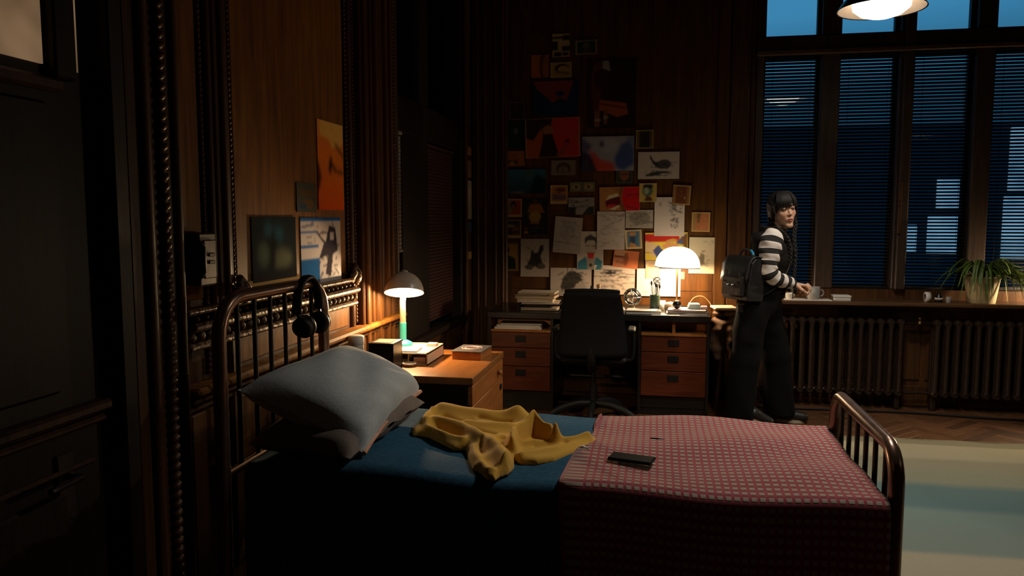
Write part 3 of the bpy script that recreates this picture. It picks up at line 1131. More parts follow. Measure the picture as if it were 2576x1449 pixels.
def bed_end(x, y0, y1, zt, r, rc, bars, z_low, nm):
    pts = [(x, y0, 0.0), (x, y0, zt - rc)] + arc((x, y0 + rc, zt - rc), rc, 180, 90, 6)[1:] + \
          arc((x, y1 - rc, zt - rc), rc, 90, 0, 6) + [(x, y1, 0.0)]
    q = MB(); q.tube(pts, r, 14)
    o = q.build(nm, 'bed_metal', bed)
    q = MB(); q.tube([(x, y0, z_low), (x, y1, z_low)], r * .7, 10); q.build('cross_tube', 'bed_metal', bed)
    for i in range(bars):
        y = y0 + (y1 - y0) * (i + 1) / (bars + 1)
        q = MB(); q.tube([(x, y, z_low), (x, y, zt - r * .5)], .0085, 8); q.build('bar', 'dark_bar', bed)
    for y in (y0, y1):
        q = MB(); q.lathe([(.03, 0), (.03, .03), (.024, .045)], (x, y, 0), 12); q.build('foot', 'black_plastic', bed)
    return o
bed_end(-1.385, 2.235, 3.03, 1.185, .0235, .13, 6, .60, 'headboard_frame')
bed_end(.70, 2.325, 3.10, .775, .0225, .10, 6, .35, 'footboard_frame')
for y in (2.36, 3.05):
    q = MB(); q.box((-1.385, y - .012, .30), (.70, y + .012, .37), bev=.004); q.build('side_rail', 'dark_bar', bed)
q = MB(); q.box((BX0, BY0 + .02, .36), (BX1, BY1 - .02, BZ - .012), bev=.05); q.build('mattress', 'mattress_cloth', bed)

# fitted drape: a strip profile over the bed, following y then hanging down
def bed_height(x, y):
    w = .010 * math.sin(3.1 * x + 1.2) * math.sin(5 * y) + .006 * math.sin(9 * x + 4 * y) + .004 * math.sin(17 * y - 6 * x)
    return BZ + .012 + w

def drape(x0, x1, y_near, y_far, drop_near, drop_far, lift, nx, name, m, fold, uvon=False, thick=.006, hem=None):
    """cloth over the bed: hangs at the near side (y_near), lies on top, hangs at the far side"""
    q = MB()
    P, UV = [], []
    rc = .045
    for i in range(nx + 1):
        x = x0 + (x1 - x0) * i / nx
        row = []
        s = 0.0
        last = None
        path = []
        zt = lambda y: bed_height(x, y) + lift
        nd = 16
        for k in range(nd + 1):
            f = 1 - k / nd
            z = zt(y_near + rc) - rc - drop_near * f
            y = y_near - fold * f * (0.6 + 0.4 * math.sin(11 * x + 1.3 * math.sin(5 * x))) * (0.5 + .5 * math.sin(23 * x + 2 * f))
            path.append((x, y, z))
        for k in range(1, 6):
            a = math.radians(180 - 90 * k / 6)
            path.append((x, y_near + rc + rc * math.cos(a), zt(y_near + rc) - rc + rc * math.sin(a)))
        for k in range(36):
            y = y_near + rc + (y_far - y_near - 2 * rc) * k / 35
            path.append((x, y, zt(y)))
        for k in range(1, 7):
            a = math.radians(90 - 90 * k / 6)
            path.append((x, y_far - rc + rc * math.cos(a), zt(y_far - rc) - rc + rc * math.sin(a)))
        for k in range(1, 5):
            path.append((x, y_far + fold * .5 * math.sin(19 * x) * k / 5, zt(y_far - rc) - rc - drop_far * k / 4))
        for p in path:
            if last is not None:
                s += (Vector(p) - Vector(last)).length
            last = p
            xx = p[0] + (hem(s) if hem and i == 0 else 0)
            row.append((xx, p[1], p[2]))
            UV.append((p[0], s))
        P.append(row)
    q.grid(P)
    if uvon: q.uv = UV
    o = q.build(name, m, bed if name == 'x' else None, solid=thick)
    return o
sheet = drape(-1.335, .652, 2.275, 3.150, .50, .18, .004, 120, 'bed_sheet', 'sheet_blue', .016)
tag(sheet, 'dark teal blue sheet hanging over the side of the bed', 'sheet')
blanket = drape(-.225, .672, 2.262, 3.162, .46, .16, .014, 70, 'woven_blanket', 'blanket_weave', .012, True, .010, hem=lambda s: -.055 + .075 * min(1.0, max(0.0, (s - .45) / .9)) + .012 * math.sin(s * 7))
tag(blanket, 'red and grey woven blanket spread over the foot of the bed', 'blanket')

# pillows
def pillow(TL, TR, BR, BLc, th, name, label, m, sag=0.0, piping=None, seed=0):
    TL, TR, BR, BLc = map(Vector, (TL, TR, BR, BLc))
    N = (TR - TL).cross(BLc - TL).normalized()
    if N.z < 0: N = -N
    n = 30
    def pt(i, j, side):
        u, v = i / n, j / n
        # pinch edges in between the corners
        eu = .045 * math.sin(math.pi * v) * (1 - 2 * u) * (abs(2 * u - 1) ** 3)
        ev = .045 * math.sin(math.pi * u) * (1 - 2 * v) * (abs(2 * v - 1) ** 3)
        uu, vv = u + eu, v + ev
        p = (TL * (1 - uu) + TR * uu) * (1 - vv) + (BLc * (1 - uu) + BR * uu) * vv
        h = (max(0.0, 1 - (2 * u - 1) ** 4) * max(0.0, 1 - (2 * v - 1) ** 4)) ** .5
        wr = .010 * math.sin(9 * u + 13 * v + seed) * math.sin(3.14 * u) * math.sin(3.14 * v) + .007 * math.sin(26 * (u - .8 * v) + seed) * (v ** 2) * math.sin(3.14 * u)
        return p + N * (side * th * h * (.62 if side > 0 else .38) + wr * side + sag * math.sin(math.pi * u) * math.sin(math.pi * v))
    top = [[pt(i, j, 1) for j in range(n + 1)] for i in range(n + 1)]
    bot = [[pt(i, j, -1) for j in range(n + 1)] for i in range(n + 1)]
    q = MB(); q.grid(top); q.grid(bot, flip=True)
    o = q.build(name, m)
    tag(o, label, 'pillow')
    if piping:
        loop = [top[i][n] for i in range(n + 1)]
        q = MB(); q.tube(loop, .008, 8); q.build('piping', piping, o)
    return o
pillow((-1.33, 2.30, .69), (-1.31, 2.98, .69), (-.93, 3.0, .685), (-.955, 2.27, .675), .135, 'pillow', 'brown grey pillow lying flat beneath the blue grey one', 'pillow_brown', seed=2)
pillow((-1.345, 2.27, .885), (-1.27, 2.90, .895), (-.97, 3.07, .715), (-.945, 2.36, .665), .20, 'pillow', 'blue grey pillow propped against the metal head rails', 'pillow_blue', piping='peach_piping', seed=0)

# phone and earbuds on the bed
ph = thing('phone', 'black phone lying on the red woven blanket', 'phone', (-.065, 2.512, .648))
q = MB(); q.box((-.14, 2.475, .648), (.01, 2.549, .657), bev=.004, R=Rz(-14)); q.build('body', 'phone_black', ph)
q = MB(); q.box((-.135, 2.479, .657), (.005, 2.545, .6578), R=Rz(-14)); q.build('screen', 'phone_black', ph)
q = MB(); q.box((-.132, 2.53, .646), (-.112, 2.542, .648), R=Rz(-14)); q.build('camera_bump', 'black_lacquer', ph)
for lab, c, a in (('white earbud on the blue sheet below the mustard sleeve', (-.332, 2.522, .640), 20), ('white earbud at the edge of the red blanket', (-.236, 2.605, .648), -30)):
    e = thing('earbud', lab, 'earbud', c)
    q = MB(); q.ball((c[0], c[1], c[2] + .006), (.010, .008, .007)); q.build('bud', 'white_plastic', e)
    R = Rz(a)
    q = MB(); q.tube([Vector(c) + Vector((0, 0, .005)), Vector(c) + R @ Vector((.03, 0, .004))], .0035, 8); q.build('stem', 'white_plastic', e)
q = MB(); q.tube(spline([(-.005, 2.79, .643), (.02, 2.785, .645), (.045, 2.782, .643)], 4), .004, 6)
tag(q.build('hair_tie', 'black_plastic'), 'tiny dark hair grip lying on the red blanket beyond the phone', 'hair grip')

# mustard jumper, crumpled
# outline of the spread cloth on the sheet, then ridges and hollows of its folds (x, y in metres)
OUT = [(-.905, 2.75), (-.898, 2.784), (-.912, 2.895), (-.913, 3.036), (-.884, 3.085), (-.81, 3.07), (-.677, 3.012), (-.565, 2.993), (-.481, 2.95), (-.404, 2.90), (-.35, 2.79), (-.33, 2.732), (-.267, 2.76), (-.235, 2.735), (-.201, 2.756), (-.196, 2.731), (-.22, 2.642), (-.268, 2.563), (-.32, 2.486), (-.375, 2.446), (-.428, 2.444), (-.458, 2.482), (-.442, 2.40), (-.448, 2.338), (-.473, 2.302), (-.479, 2.27), (-.507, 2.28), (-.546, 2.339), (-.57, 2.355), (-.61, 2.454), (-.645, 2.563), (-.689, 2.555), (-.751, 2.617), (-.816, 2.684), (-.86, 2.702), (-.882, 2.698)]
S = SDF(axis_pts(-.95, -.16, .005), axis_pts(2.23, 3.13, .005), axis_pts(.615, .745, .004))
zb = .634
GX, GY = S.x[:, None] * np.ones((1, len(S.y))), S.y[None, :] * np.ones((len(S.x), 1))
def pl_dist(P, closed=False):
    d = np.full(GX.shape, 9.0)
    for i in range(len(P) if closed else len(P) - 1):
        (x0, y0), (x1, y1) = P[i], P[(i + 1) % len(P)]
        t_ = np.clip(((GX - x0) * (x1 - x0) + (GY - y0) * (y1 - y0)) / ((x1 - x0) ** 2 + (y1 - y0) ** 2 + 1e-9), 0, 1)
        d = np.minimum(d, np.hypot(GX - x0 - t_ * (x1 - x0), GY - y0 - t_ * (y1 - y0)))
    return d
ins = np.zeros(GX.shape, bool)
for i in range(len(OUT)):
    (xi, yi), (xj, yj) = OUT[i], OUT[i - 1]
    ins ^= ((yi > GY) != (yj > GY)) & (GX < (xj - xi) * (GY - yi) / (yj - yi + 1e-9) + xi)
dd_ = pl_dist(OUT, True) * np.where(ins, 1, -1)
e_ = np.clip(dd_ / .020, 0, 1)
edge = np.sqrt(1 - (1 - e_) ** 2)
Hh = .020 * edge
for P, h_, w_ in (([(-.836, 2.80), (-.774, 2.765), (-.687, 2.70), (-.593, 2.588), (-.506, 2.462), (-.462, 2.36)], .040, .030),
                  ([(-.895, 2.98), (-.888, 2.845), (-.835, 2.727), (-.756, 2.652), (-.663, 2.59)], .018, .016),
                  ([(-.475, 2.52), (-.488, 2.67), (-.437, 2.785), (-.368, 2.72), (-.338, 2.64)], .062, .018),
                  ([(-.46, 2.80), (-.47, 2.88), (-.52, 2.92)], .026, .045),
                  ([(-.441, 2.465), (-.322, 2.562), (-.225, 2.694)], .012, .018),
                  ([(-.455, 2.585), (-.333, 2.642), (-.223, 2.70)], .020, .016),
                  ([(-.61, 2.53), (-.572, 2.42), (-.515, 2.31), (-.475, 2.30), (-.458, 2.37)], .010, .012),
                  ([(-.86, 3.02), (-.781, 2.985), (-.637, 2.935), (-.525, 2.93)], .030, .040),
                  ([(-.70, 2.82), (-.62, 2.80), (-.54, 2.80)], .020, .030),
                  ([(-.55, 2.50), (-.535, 2.42)], .008, .030)):
    Hh += h_ * np.exp(-(pl_dist(P) / w_) ** 2) * edge
for P, h_, w_ in (([(-.445, 2.66), (-.42, 2.715), (-.38, 2.67)], .060, .036), ([(-.845, 2.80), (-.775, 2.72), (-.70, 2.65)], .012, .016), ([(-.735, 2.86), (-.611, 2.825)], .014, .010), ([(-.475, 2.50), (-.524, 2.60), (-.54, 2.68)], .020, .014),
                  ([(-.66, 2.755), (-.575, 2.72)], .012, .010), ([(-.679, 2.905), (-.545, 2.865)], .012, .009), ([(-.83, 2.93), (-.76, 2.88), (-.70, 2.87)], .016, .014), ([(-.40, 2.58), (-.30, 2.64)], .007, .008), ([(-.59, 2.56), (-.56, 2.46)], .010, .010)):
    Hh -= h_ * np.exp(-(pl_dist(P) / w_) ** 2) * edge
Hh += .0022 * edge * np.sin(38 * GX + 20 * GY + 2 * np.sin(13 * GY)) * np.sin(9 * GX - 15 * GY)
Hh = np.maximum(Hh, .006 * edge)
gx_, gy_ = np.gradient(Hh, .005, .005)
nrm = np.sqrt(1 + np.minimum(gx_ ** 2 + gy_ ** 2, 9))
Hz = zb + Hh
D = (S.z[None, None, :] - Hz[..., None]) / nrm[..., None]
D = np.where((dd_ < 0)[..., None], np.maximum(D, -dd_[..., None]), D)
S.d = np.maximum(D, (.6295 - S.z)[None, None, :]).astype(np.float32)
V, F = S.mesh()
jm = soft('jumper', V, F, 'mustard', smooth_it=1)
tag(jm, 'crumpled mustard yellow jumper lying on the blue sheet', 'jumper')

# headphones over the head rail
hp = thing('headphones', 'black headphones hung over the corner of the bed head', 'headphones', (-1.385, 2.93, .98))
cy, cz = 2.835, 1.10
q = MB(); q.tube([(-1.36 + .0 * t, cy + .098 * math.cos(a), cz + .115 * math.sin(a)) for t, a in enumerate(np.linspace(math.radians(-12), math.radians(192), 22))], .010, 8, flat=2.0)
q.build('headband', 'black_plastic', hp)
for s in (-1, 1):
    c = (-1.345, cy + s * .082, cz - .075)
    q = MB(); q.lathe([(.012, -.022), (.036, -.02), (.042, -.006), (.040, .012), (.026, .02), (.0, .021)], c, 18, R=Rx(s * 70) @ Rz(0))
    cup = q.build('ear_cup', 'black_plastic', hp)
    q = MB(); q.lathe([(.036, 0), (.046, .006), (.046, .018), (.030, .024)], Vector(c) + Vector((0, -s * .008, 0)), 18, R=Rx(s * 90), cap=False)
    q.build('ear_cushion', 'leather_black', cup)
    q = MB(); q.tube([(-1.36, cy + s * .098, cz - .01), (-1.35, cy + s * .094, cz - .06)], .006, 6); q.build('yoke', 'chrome' if s > 0 else 'black_plastic', hp)

# ================================================================== NIGHT STAND
NX0, NX1, NY0, NY1, NZ = -1.47, -.83, 3.44, 4.18, .70
ns = thing('night_stand', 'teak cabinet with an orange top beside the bed', 'cabinet', ((NX0 + NX1) / 2, (NY0 + NY1) / 2, 0))
q = MB(); q.box((NX0, NY0, NZ - .035), (NX1, NY1, NZ), bev=.003); q.build('top', 'teak', ns)
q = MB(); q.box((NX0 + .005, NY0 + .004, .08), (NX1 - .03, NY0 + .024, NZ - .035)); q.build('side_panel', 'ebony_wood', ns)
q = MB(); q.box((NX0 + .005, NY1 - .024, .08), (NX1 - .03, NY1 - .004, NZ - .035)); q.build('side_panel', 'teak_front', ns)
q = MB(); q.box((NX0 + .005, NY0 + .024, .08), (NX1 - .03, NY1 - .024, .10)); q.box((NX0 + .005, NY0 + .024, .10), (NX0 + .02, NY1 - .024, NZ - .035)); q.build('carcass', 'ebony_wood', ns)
q = MB(); q.box((NX1 - .028, NY0 + .006, NZ - .135), (NX1 - .004, NY1 - .006, NZ - .042), bev=.002); dw = q.build('drawer', 'teak_front', ns)
q = MB(); q.ball((NX1 + .008, 4.03, NZ - .09), (.014, .016, .016)); q.build('knob', 'teak', dw)
for y0, y1, ky in ((NY0 + .006, 3.92, 3.56), (3.925, NY1 - .006, 4.10)):
    q = MB(); q.box((NX1 - .028, y0, .10), (NX1 - .004, y1, NZ - .142), bev=.002); dd = q.build('door', 'teak_front', ns)
    q = MB(); q.box((NX1 - .006, ky - .018, .50), (NX1 + .004, ky + .018, .53), bev=.003); q.build('pull', 'black_plastic', dd)
for x in (NX0 + .05, NX1 - .07):
    for y in (NY0 + .05, NY1 - .05):
        q = MB(); q.tube([(x, y, 0), (x, y, .085)], [.016, .022], 10); q.build('leg', 'ebony_wood', ns)

# bedside lamp
lx, ly = -1.335, 3.925
LB = NZ + .0615
bl_ = thing('bedside_lamp', 'lit cream dome lamp on a cream and teal stem beside the bed', 'lamp', (lx, ly, LB))
q = MB(); q.lathe([(.052, 0), (.052, .010), (.045, .018), (.03, .026), (.02, .03)], (lx, ly, LB), 28); q.build('base', 'teal_enamel', bl_)
q = MB(); q.tube([(lx, ly, LB + .02), (lx, ly, NZ + .185)], .0185, 16); q.build('lower_stem', 'teal_enamel', bl_)
q = MB(); q.tube([(lx, ly, NZ + .185), (lx, ly, NZ + .30), (lx + .008, ly - .004, NZ + .36)], .0165, 16); q.build('upper_stem', 'stem_cream', bl_)
RS = Rx(-19) @ Ry(-5)
hc = Vector((lx + .012, ly - .01, NZ + .348))
R0 = .106
prof = [(R0 * math.cos(math.radians(a)), R0 * 1.08 * math.sin(math.radians(a))) for a in range(0, 86, 8)] + [(.02, R0 * 1.08), (.018, R0 * 1.08 + .008), (0, R0 * 1.08 + .008)]
q = MB(); q.lathe(prof, hc, 36, R=RS, cap=False)
sh = q.build('shade', 'cream_enamel', bl_, fixn=False)
prof2 = [((R0 - .004) * math.cos(math.radians(a)), (R0 * 1.08 - .004) * math.sin(math.radians(a))) for a in range(0, 91, 9)]
q = MB(); q.lathe(prof2, hc, 36, R=RS, cap=False); q.build('shade_lining', 'shade_inside', sh, fixn=False)
q = MB(); q.ball(hc + RS @ Vector((0, 0, .012)), .027); q.build('bulb', 'bulb_glow', bl_)
lamp_light('bedside_lamp_light', hc + RS @ Vector((0, 0, -.014)), P_NIGHT, WARM, bl_, .03)

# things on the night stand
t = thing('tin', 'white upright cylinder canister on the cabinet next to the pillow', 'canister', (-1.43, 3.56, NZ))
q = MB(); q.lathe([(.036, 0), (.038, .004), (.038, .172), (.035, .176)], (-1.425, 3.485, NZ), 24); q.build('body', 'white_plastic', t)
q = MB(); q.lathe([(.0385, .135), (.0395, .137), (.0395, .175), (.034, .179), (0, .179)], (-1.425, 3.485, NZ), 24); q.build('lid', 'white_paint', t)
t = thing('black_box', 'black cube holder with an open top on the cabinet', 'box', (-1.30, 3.545, NZ))
q = MB()
for a, bb in (((-1.362, 3.478, NZ), (-1.352, 3.618, NZ + .135)), ((-1.246, 3.478, NZ), (-1.236, 3.618, NZ + .135)), ((-1.362, 3.478, NZ), (-1.236, 3.488, NZ + .135)), ((-1.362, 3.608, NZ), (-1.236, 3.618, NZ + .135)), ((-1.362, 3.478, NZ), (-1.236, 3.618, NZ + .012))):
    q.box(a, bb, bev=.002)
q.build('body', 'black_lacquer', t)
q = MB(); q.box((-1.366, 3.474, NZ + .135), (-1.232, 3.622, NZ + .145), bev=.003); q.build('lid', 'black_lacquer', t)
q = MB(); q.box((-1.345, 3.495, NZ + .145), (-1.255, 3.60, NZ + .1465)); q.build('label_card', 'cream_paper', t)
t = thing('organiser_tray', 'cream two-tier paper organiser tray under the bedside lamp', 'tray', (-1.22, 3.87, NZ))
q = MB()
q.box((-1.395, 3.70, NZ), (-1.13, 4.00, NZ + .006)); q.box((-1.395, 3.70, NZ + .055), (-1.13, 4.00, NZ + .061))
q.box((-1.395, 3.70, NZ), (-1.389, 4.00, NZ + .066)); q.box((-1.136, 3.70, NZ), (-1.13, 4.00, NZ + .066)); q.box((-1.395, 3.994, NZ), (-1.13, 4.00, NZ + .066))
q.box((-1.245, 3.73, NZ + .006), (-1.241, 3.994, NZ + .055))
q.build('frame', 'cream_paper', t)
q = MB(); q.box((-1.300, 3.715, NZ + .061), (-1.20, 3.85, NZ + .068), R=Rz(6)); q.build('folded_paper', 'pink_paper', t)
q = MB(); q.box((-1.21, 3.728, NZ + .006), (-1.145, 3.90, NZ + .034), R=Rz(-3)); q.build('paper_stack', 'pink_paper', t)
q = MB(); q.box((-1.29, 3.74, NZ + .006), (-1.235, 3.90, NZ + .022)); q.build('note_block', 'book_grey', t)
q = MB(); q.box((-1.20, 3.91, NZ + .061), (-1.145, 3.955, NZ + .078), bev=.003); q.build('eraser', 'pink_paper', t)
t = thing('glass_jar', 'small glass jar with a pale lid behind the black cube', 'jar', (-1.405, 3.79, NZ))
q = MB(); q.lathe([(.022, 0), (.026, .01), (.026, .075), (.020, .085)], (-1.43, 3.72, NZ), 18); q.build('body', 'clear_glass', t)
q = MB(); q.lathe([(.023, .085), (.024, .087), (.024, .105), (0, .107)], (-1.43, 3.72, NZ), 18); q.build('lid', 'white_plastic', t)
q = MB(); q.lathe([(.012, 0), (.026, .004), (.036, .016), (.034, .018), (.024, .007), (0, .005)], (-1.215, 3.665, NZ), 22)
tag(q.build('dish', 'cream_enamel'), 'tiny cream dish in front of the organiser tray', 'dish')
q = MB(); q.lathe([(.014, 0), (.016, .004), (.016, .06), (.009, .07), (.009, .08), (0, .08)], (-1.378, 3.66, NZ), 14)
tag(q.build('pill_bottle', 'book_tan'), 'small amber bottle between the canister and the black cube', 'bottle')
t = thing('boxed_book', 'dark grey book with pale rings lying flat on the teak top', 'book', (-.965, 3.98, NZ))
q = MB(); q.box((-1.045, 3.88, NZ), (-.885, 4.085, NZ + .042), bev=.002, R=Rz(-4)); q.build('pages', 'teak_front', t)
q = MB(); q.box((-1.049, 3.876, NZ + .042), (-.881, 4.089, NZ + .048), bev=.002, R=Rz(-4)); q.build('cover', 'book_grey', t)
for r in (.05, .034):
    q = MB(); q.tube([(-.965 + r * 1.1 * math.cos(a), 3.985 + r * math.sin(a), NZ + .0485) for a in np.linspace(0, 2 * math.pi, 25)[:-1]], .0035, 6, closed=True); q.build('ring_print', 'pink_paper', t)

# intercom box on the left wall
t = thing('wall_intercom', 'brown intercom box with two dark switches on the panelled wall', 'intercom', (XL + .03, 2.355, 1.22))
q = MB(); q.box((XL + .012, 2.305, 1.22), (XL + .062, 2.405, 1.40), bev=.006); q.build('housing', 'window_wood', t)
q = MB(); q.box((XL + .062, 2.325, 1.245), (XL + .068, 2.395, 1.375), bev=.003); q.build('face_plate', 'sill_wood', t)
for z in (1.325, 1.30):
    q = MB(); q.box((XL + .068, 2.345, z - .006), (XL + .074, 2.38, z + .006), bev=.002); q.build('switch', 'black_plastic', t)
q = MB(); q.tube([(XL + .045, 2.315, 1.24), (XL + .072, 2.31, 1.27), (XL + .072, 2.31, 1.35), (XL + .045, 2.315, 1.38)], .010, 8); q.build('handset', 'black_plastic', t)

# ================================================================== DESK
DX0, DX1, DY0, DY1, DZ = -1.235, .40, 5.60, 6.27, .745
dk = thing('desk', 'wide black and dark red desk with two drawer pedestals', 'desk', ((DX0 + DX1) / 2, (DY0 + DY1) / 2, 0))
q = MB(); q.box((DX0, DY0 - .01, DZ - .045), (DX1, DY1, DZ), bev=.003); q.build('top', 'black_lacquer', dk)
for x0, x1, nm in ((DX0 + .005, -.735, 'l'), (-.11, DX1 - .005, 'r')):
    q = MB()
    q.box((x0, DY0, .04), (x0 + .02, DY1 - .02, DZ - .045)); q.box((x1 - .02, DY0, .04), (x1, DY1 - .02, DZ - .045))
    q.box((x0, DY1 - .04, .04), (x1, DY1 - .02, DZ - .045)); q.box((x0, DY0 + .04, .0), (x1, DY1 - .05, .06))
    q.box((x0 + .02, DY0 + .03, .06), (x1 - .02, DY0 + .035, .14))
    q.build('pedestal', 'black_lacquer', dk)
    q = MB(); q.box((x0 + .02, DY0 - .010, .595), (x1 - .02, DY1 - .04, .614), bev=.003); q.build('shelf', 'teak', dk)
    q = MB(); q.box((x0 + .02, DY0 + .20, .614), (x1 - .02, DY0 + .21, .70)); q.build('shelf_back', 'teak_front', dk)
    if nm == 'r':
        q = MB(); q.box(((x0 + x1) / 2 - .012, DY0 + .02, .612), ((x0 + x1) / 2 + .012, DY0 + .04, .70), bev=.003); q.build('shelf_divider', 'teak_front', dk)
    for z0, z1 in ((.478, .592), (.338, .474), (.150, .334)):
        q = MB(); q.box((x0 + .022, DY0, z0), (x1 - .022, DY0 + .02, z1), bev=.003); dr = q.build('drawer', 'drawer_wood', dk)
        cxh = (x0 + x1) / 2
        zc = z1 - .048
        q = MB(); q.box((cxh - .04, DY0 - .004, zc - .026), (cxh + .04, DY0 + .002, zc + .026), bev=.003)
        q.build('recessed_pull', 'black_lacquer', dr)
q = MB(); q.box((-.735, DY1 - .05, .25), (-.11, DY1 - .03, DZ - .05)); q.build('modesty_panel', 'black_lacquer', dk)
q = MB(); q.tube([(-.735, DY0 + .3, .22), (-.11, DY0 + .3, .22)], .012, 8); q.build('stretcher', 'dark_bar', dk)

# desk lamp: opal dome
dlx, dly, dlz = .170, 5.98, 1.072
dl = thing('desk_lamp', 'glowing white opal dome lamp standing on the desk', 'lamp', (dlx, dly, DZ))
q = MB(); q.lathe([(.07, 0), (.07, .008), (.06, .014), (.014, .02)], (dlx, dly, DZ), 28); q.build('base', 'white_paint', dl)
q = MB(); q.tube([(dlx, dly, DZ + .014), (dlx, dly, dlz + .08)], .008, 12); q.build('stem', 'brass', dl)
Rr = .170
prof = [(Rr * math.cos(math.radians(a)) ** .82 if a < 90 else 0, .158 * math.sin(math.radians(a))) for a in range(0, 91, 6)]
pin = [(max(0, r - .006), z - (.006 if i else 0)) for i, (r, z) in enumerate(prof)]
q = MB(); q.lathe(prof, (dlx, dly, dlz), 48, R=Ry(1.5), cap=False); q.lathe(pin[::-1], (dlx, dly, dlz), 48, R=Ry(1.5), cap=False)
shd = q.build('shade', 'opal_desk', dl, fixn=False)
q = MB(); q.lathe([(Rr - .007, -.001), (Rr + .001, -.002), (Rr + .002, .004), (Rr - .004, .005)], (dlx, dly, dlz), 48, R=Ry(1.5), cap=False); q.build('rim', 'white_paint', shd)
q = MB(); q.ball((dlx, dly, dlz + .06), .03); q.build('bulb', 'bulb_glow', dl)
lamp_light('desk_lamp_light', (dlx, dly, dlz + .012), P_DESK, WARM2, dl, .04)

def stack_item(name, label, cat, x0, x1, y0, y1, z, h, rot, cover, pages='paper'):
    t = thing(name, label, cat, ((x0 + x1) / 2, (y0 + y1) / 2, z))
    R = Rz(rot); c = Vector(((x0 + x1) / 2, (y0 + y1) / 2, z + h / 2))
    q = MB(); q.box((x0 + .004, y0 + .003, z + .003), (x1 - .004, y1 - .003, z + h - .003), R=R, c=c); q.build('pages', pages, t)
    q = MB(); q.box((x0, y0, z), (x1, y1, z + .003), R=R, c=c); q.box((x0, y0, z + h - .003), (x1, y1, z + h), R=R, c=c); q.box((x0, y1 - .003, z), (x1, y1, z + h), R=R, c=c)
    q.build('cover', cover, t)
    return t

# left end of the desk: paper tray and books
t = thing('paper_tray', 'black tray with cream papers under the books at the left of the desk', 'tray', (-.87, 5.86, DZ))
q = MB()
q.box((-1.02, 5.70, DZ), (-.70, 6.02, DZ + .006)); q.box((-1.02, 5.70, DZ + .045), (-.70, 6.02, DZ + .051))
q.box((-1.02, 5.70, DZ), (-1.012, 6.02, DZ + .06)); q.box((-1.02, 6.01, DZ), (-.70, 6.02, DZ + .06)); q.box((-.708, 5.85, DZ), (-.70, 6.02, DZ + .06))
q.build('frame', 'black_plastic', t)
for z, rr in ((DZ + .006, 1), (DZ + .016, -2), (DZ + .051, 2)):
    q = MB(); q.box((-1.0, 5.712, z), (-.72, 5.99, z + .006), R=Rz(rr)); q.build('paper_sheets', 'cream_paper', t)
z = DZ + .0605
for i, (lab, cv, x0, x1, h, rot) in enumerate((('pale paperback at the bottom of the book pile on the desk', 'paper', -1.04, -.76, .028, 2), ('tan hardback in the middle of the book pile on the desk', 'book_tan', -1.05, -.74, .022, -3),
                                     ('thin dark book near the top of the desk pile', 'book_dark', -1.06, -.80, .012, 4), ('cream notebook on top of the desk book pile', 'cream_paper', -1.03, -.74, .014, -2))):
    stack_item('book', lab, 'book', x0, x1, 5.74, 5.95, z, h, rot, cv, 'cream_paper'); z += h + .0005
z = .6145
for i, (lab, cv) in enumerate((('pale magazine at the bottom of the pile in the left desk shelf', 'paper'), ('white booklet in the middle of the left desk shelf', 'white_paint'), ('dark folder on top in the left desk shelf', 'book_grey'))):
    stack_item('magazine', lab, 'magazine', -1.19 + .02 * i, -.83, 5.615 + .008 * i, 5.79, z, .014, (2, -3, 3)[i], cv); z += .0145

# right part of the desk
t = thing('spray_bottle', 'upright cream bottle on the desk behind the chair top', 'bottle', (-.43, 6.02, DZ))
q = MB(); q.lathe([(.026, 0), (.028, .004), (.028, .12), (.012, .14), (.012, .155)], (-.43, 6.02, DZ), 18); q.build('body', 'cream_paper', t)
q = MB(); q.box((-.448, 6.005, DZ + .155), (-.418, 6.035, DZ + .185), bev=.005); q.build('cap', 'book_tan', t)
q = MB(); q.lathe([(.020, 0), (.022, .004), (.022, .13), (.008, .15), (.008, .17), (0, .17)], (-.49, 6.03, DZ), 16); tag(q.build('dark_vial', 'book_dark'), 'dark narrow bottle beside the cream bottle behind the chair', 'bottle')
t = thing('glass_globe', 'round clear glass globe with metal bands on the desk', 'ornament', (-.165, 5.86, DZ))
q = MB(); q.ball((-.165, 5.86, DZ + .105), .062, 22, 14); q.build('sphere', 'clear_glass', t)
for R in (Rx(0), Rx(90), Rx(35) @ Ry(40), Ry(80)):
    q = MB(); q.tube([Vector((-.165, 5.86, DZ + .105)) + R @ Vector((.064 * math.cos(a), .064 * math.sin(a), 0)) for a in np.linspace(0, 2 * math.pi, 29)[:-1]], .0042, 6, closed=True); q.build('band', 'chrome', t)
q = MB(); q.lathe([(.035, 0), (.037, .006), (.022, .014), (.018, .04), (.03, .046)], (-.165, 5.86, DZ), 18); q.build('foot', 'cream_enamel', t)
jx, jy = .005, 5.84
t = thing('brush_jar', 'dark green jar holding brushes on the desk', 'jar', (jx, jy, DZ))
q = MB(); q.lathe([(.036, 0), (.038, .005), (.038, .125), (.036, .128), (.033, .124), (.033, .01), (0, .01)], (jx, jy, DZ), 20); q.build('body', 'jar_green', t)
for i, (dx, dy, h, mm) in enumerate(((-.018, 0, .215, 'book_tan'), (.016, .008, .225, 'white_paint'), (.004, -.014, .20, 'black_plastic'), (-.006, .016, .235, 'white_paint'), (.022, -.008, .19, 'cream_paper'))):
    q = MB(); q.tube([(jx + dx * .5, jy + dy * .5, DZ + .012), (jx + dx * 1.5, jy + dy * 1.5, DZ + h)], .0035, 6); br = q.build('brush', mm, t)
    q = MB(); q.ball((jx + dx * 1.5, jy + dy * 1.5, DZ + h), (.008, .008, .018), 8, 6); q.build('bristles', 'cream_paper' if i % 2 else 'book_dark', br)
t = thing('scissors', 'steel scissors standing in the dark green jar', 'scissors', (jx + .015, jy - .01, DZ + .02))
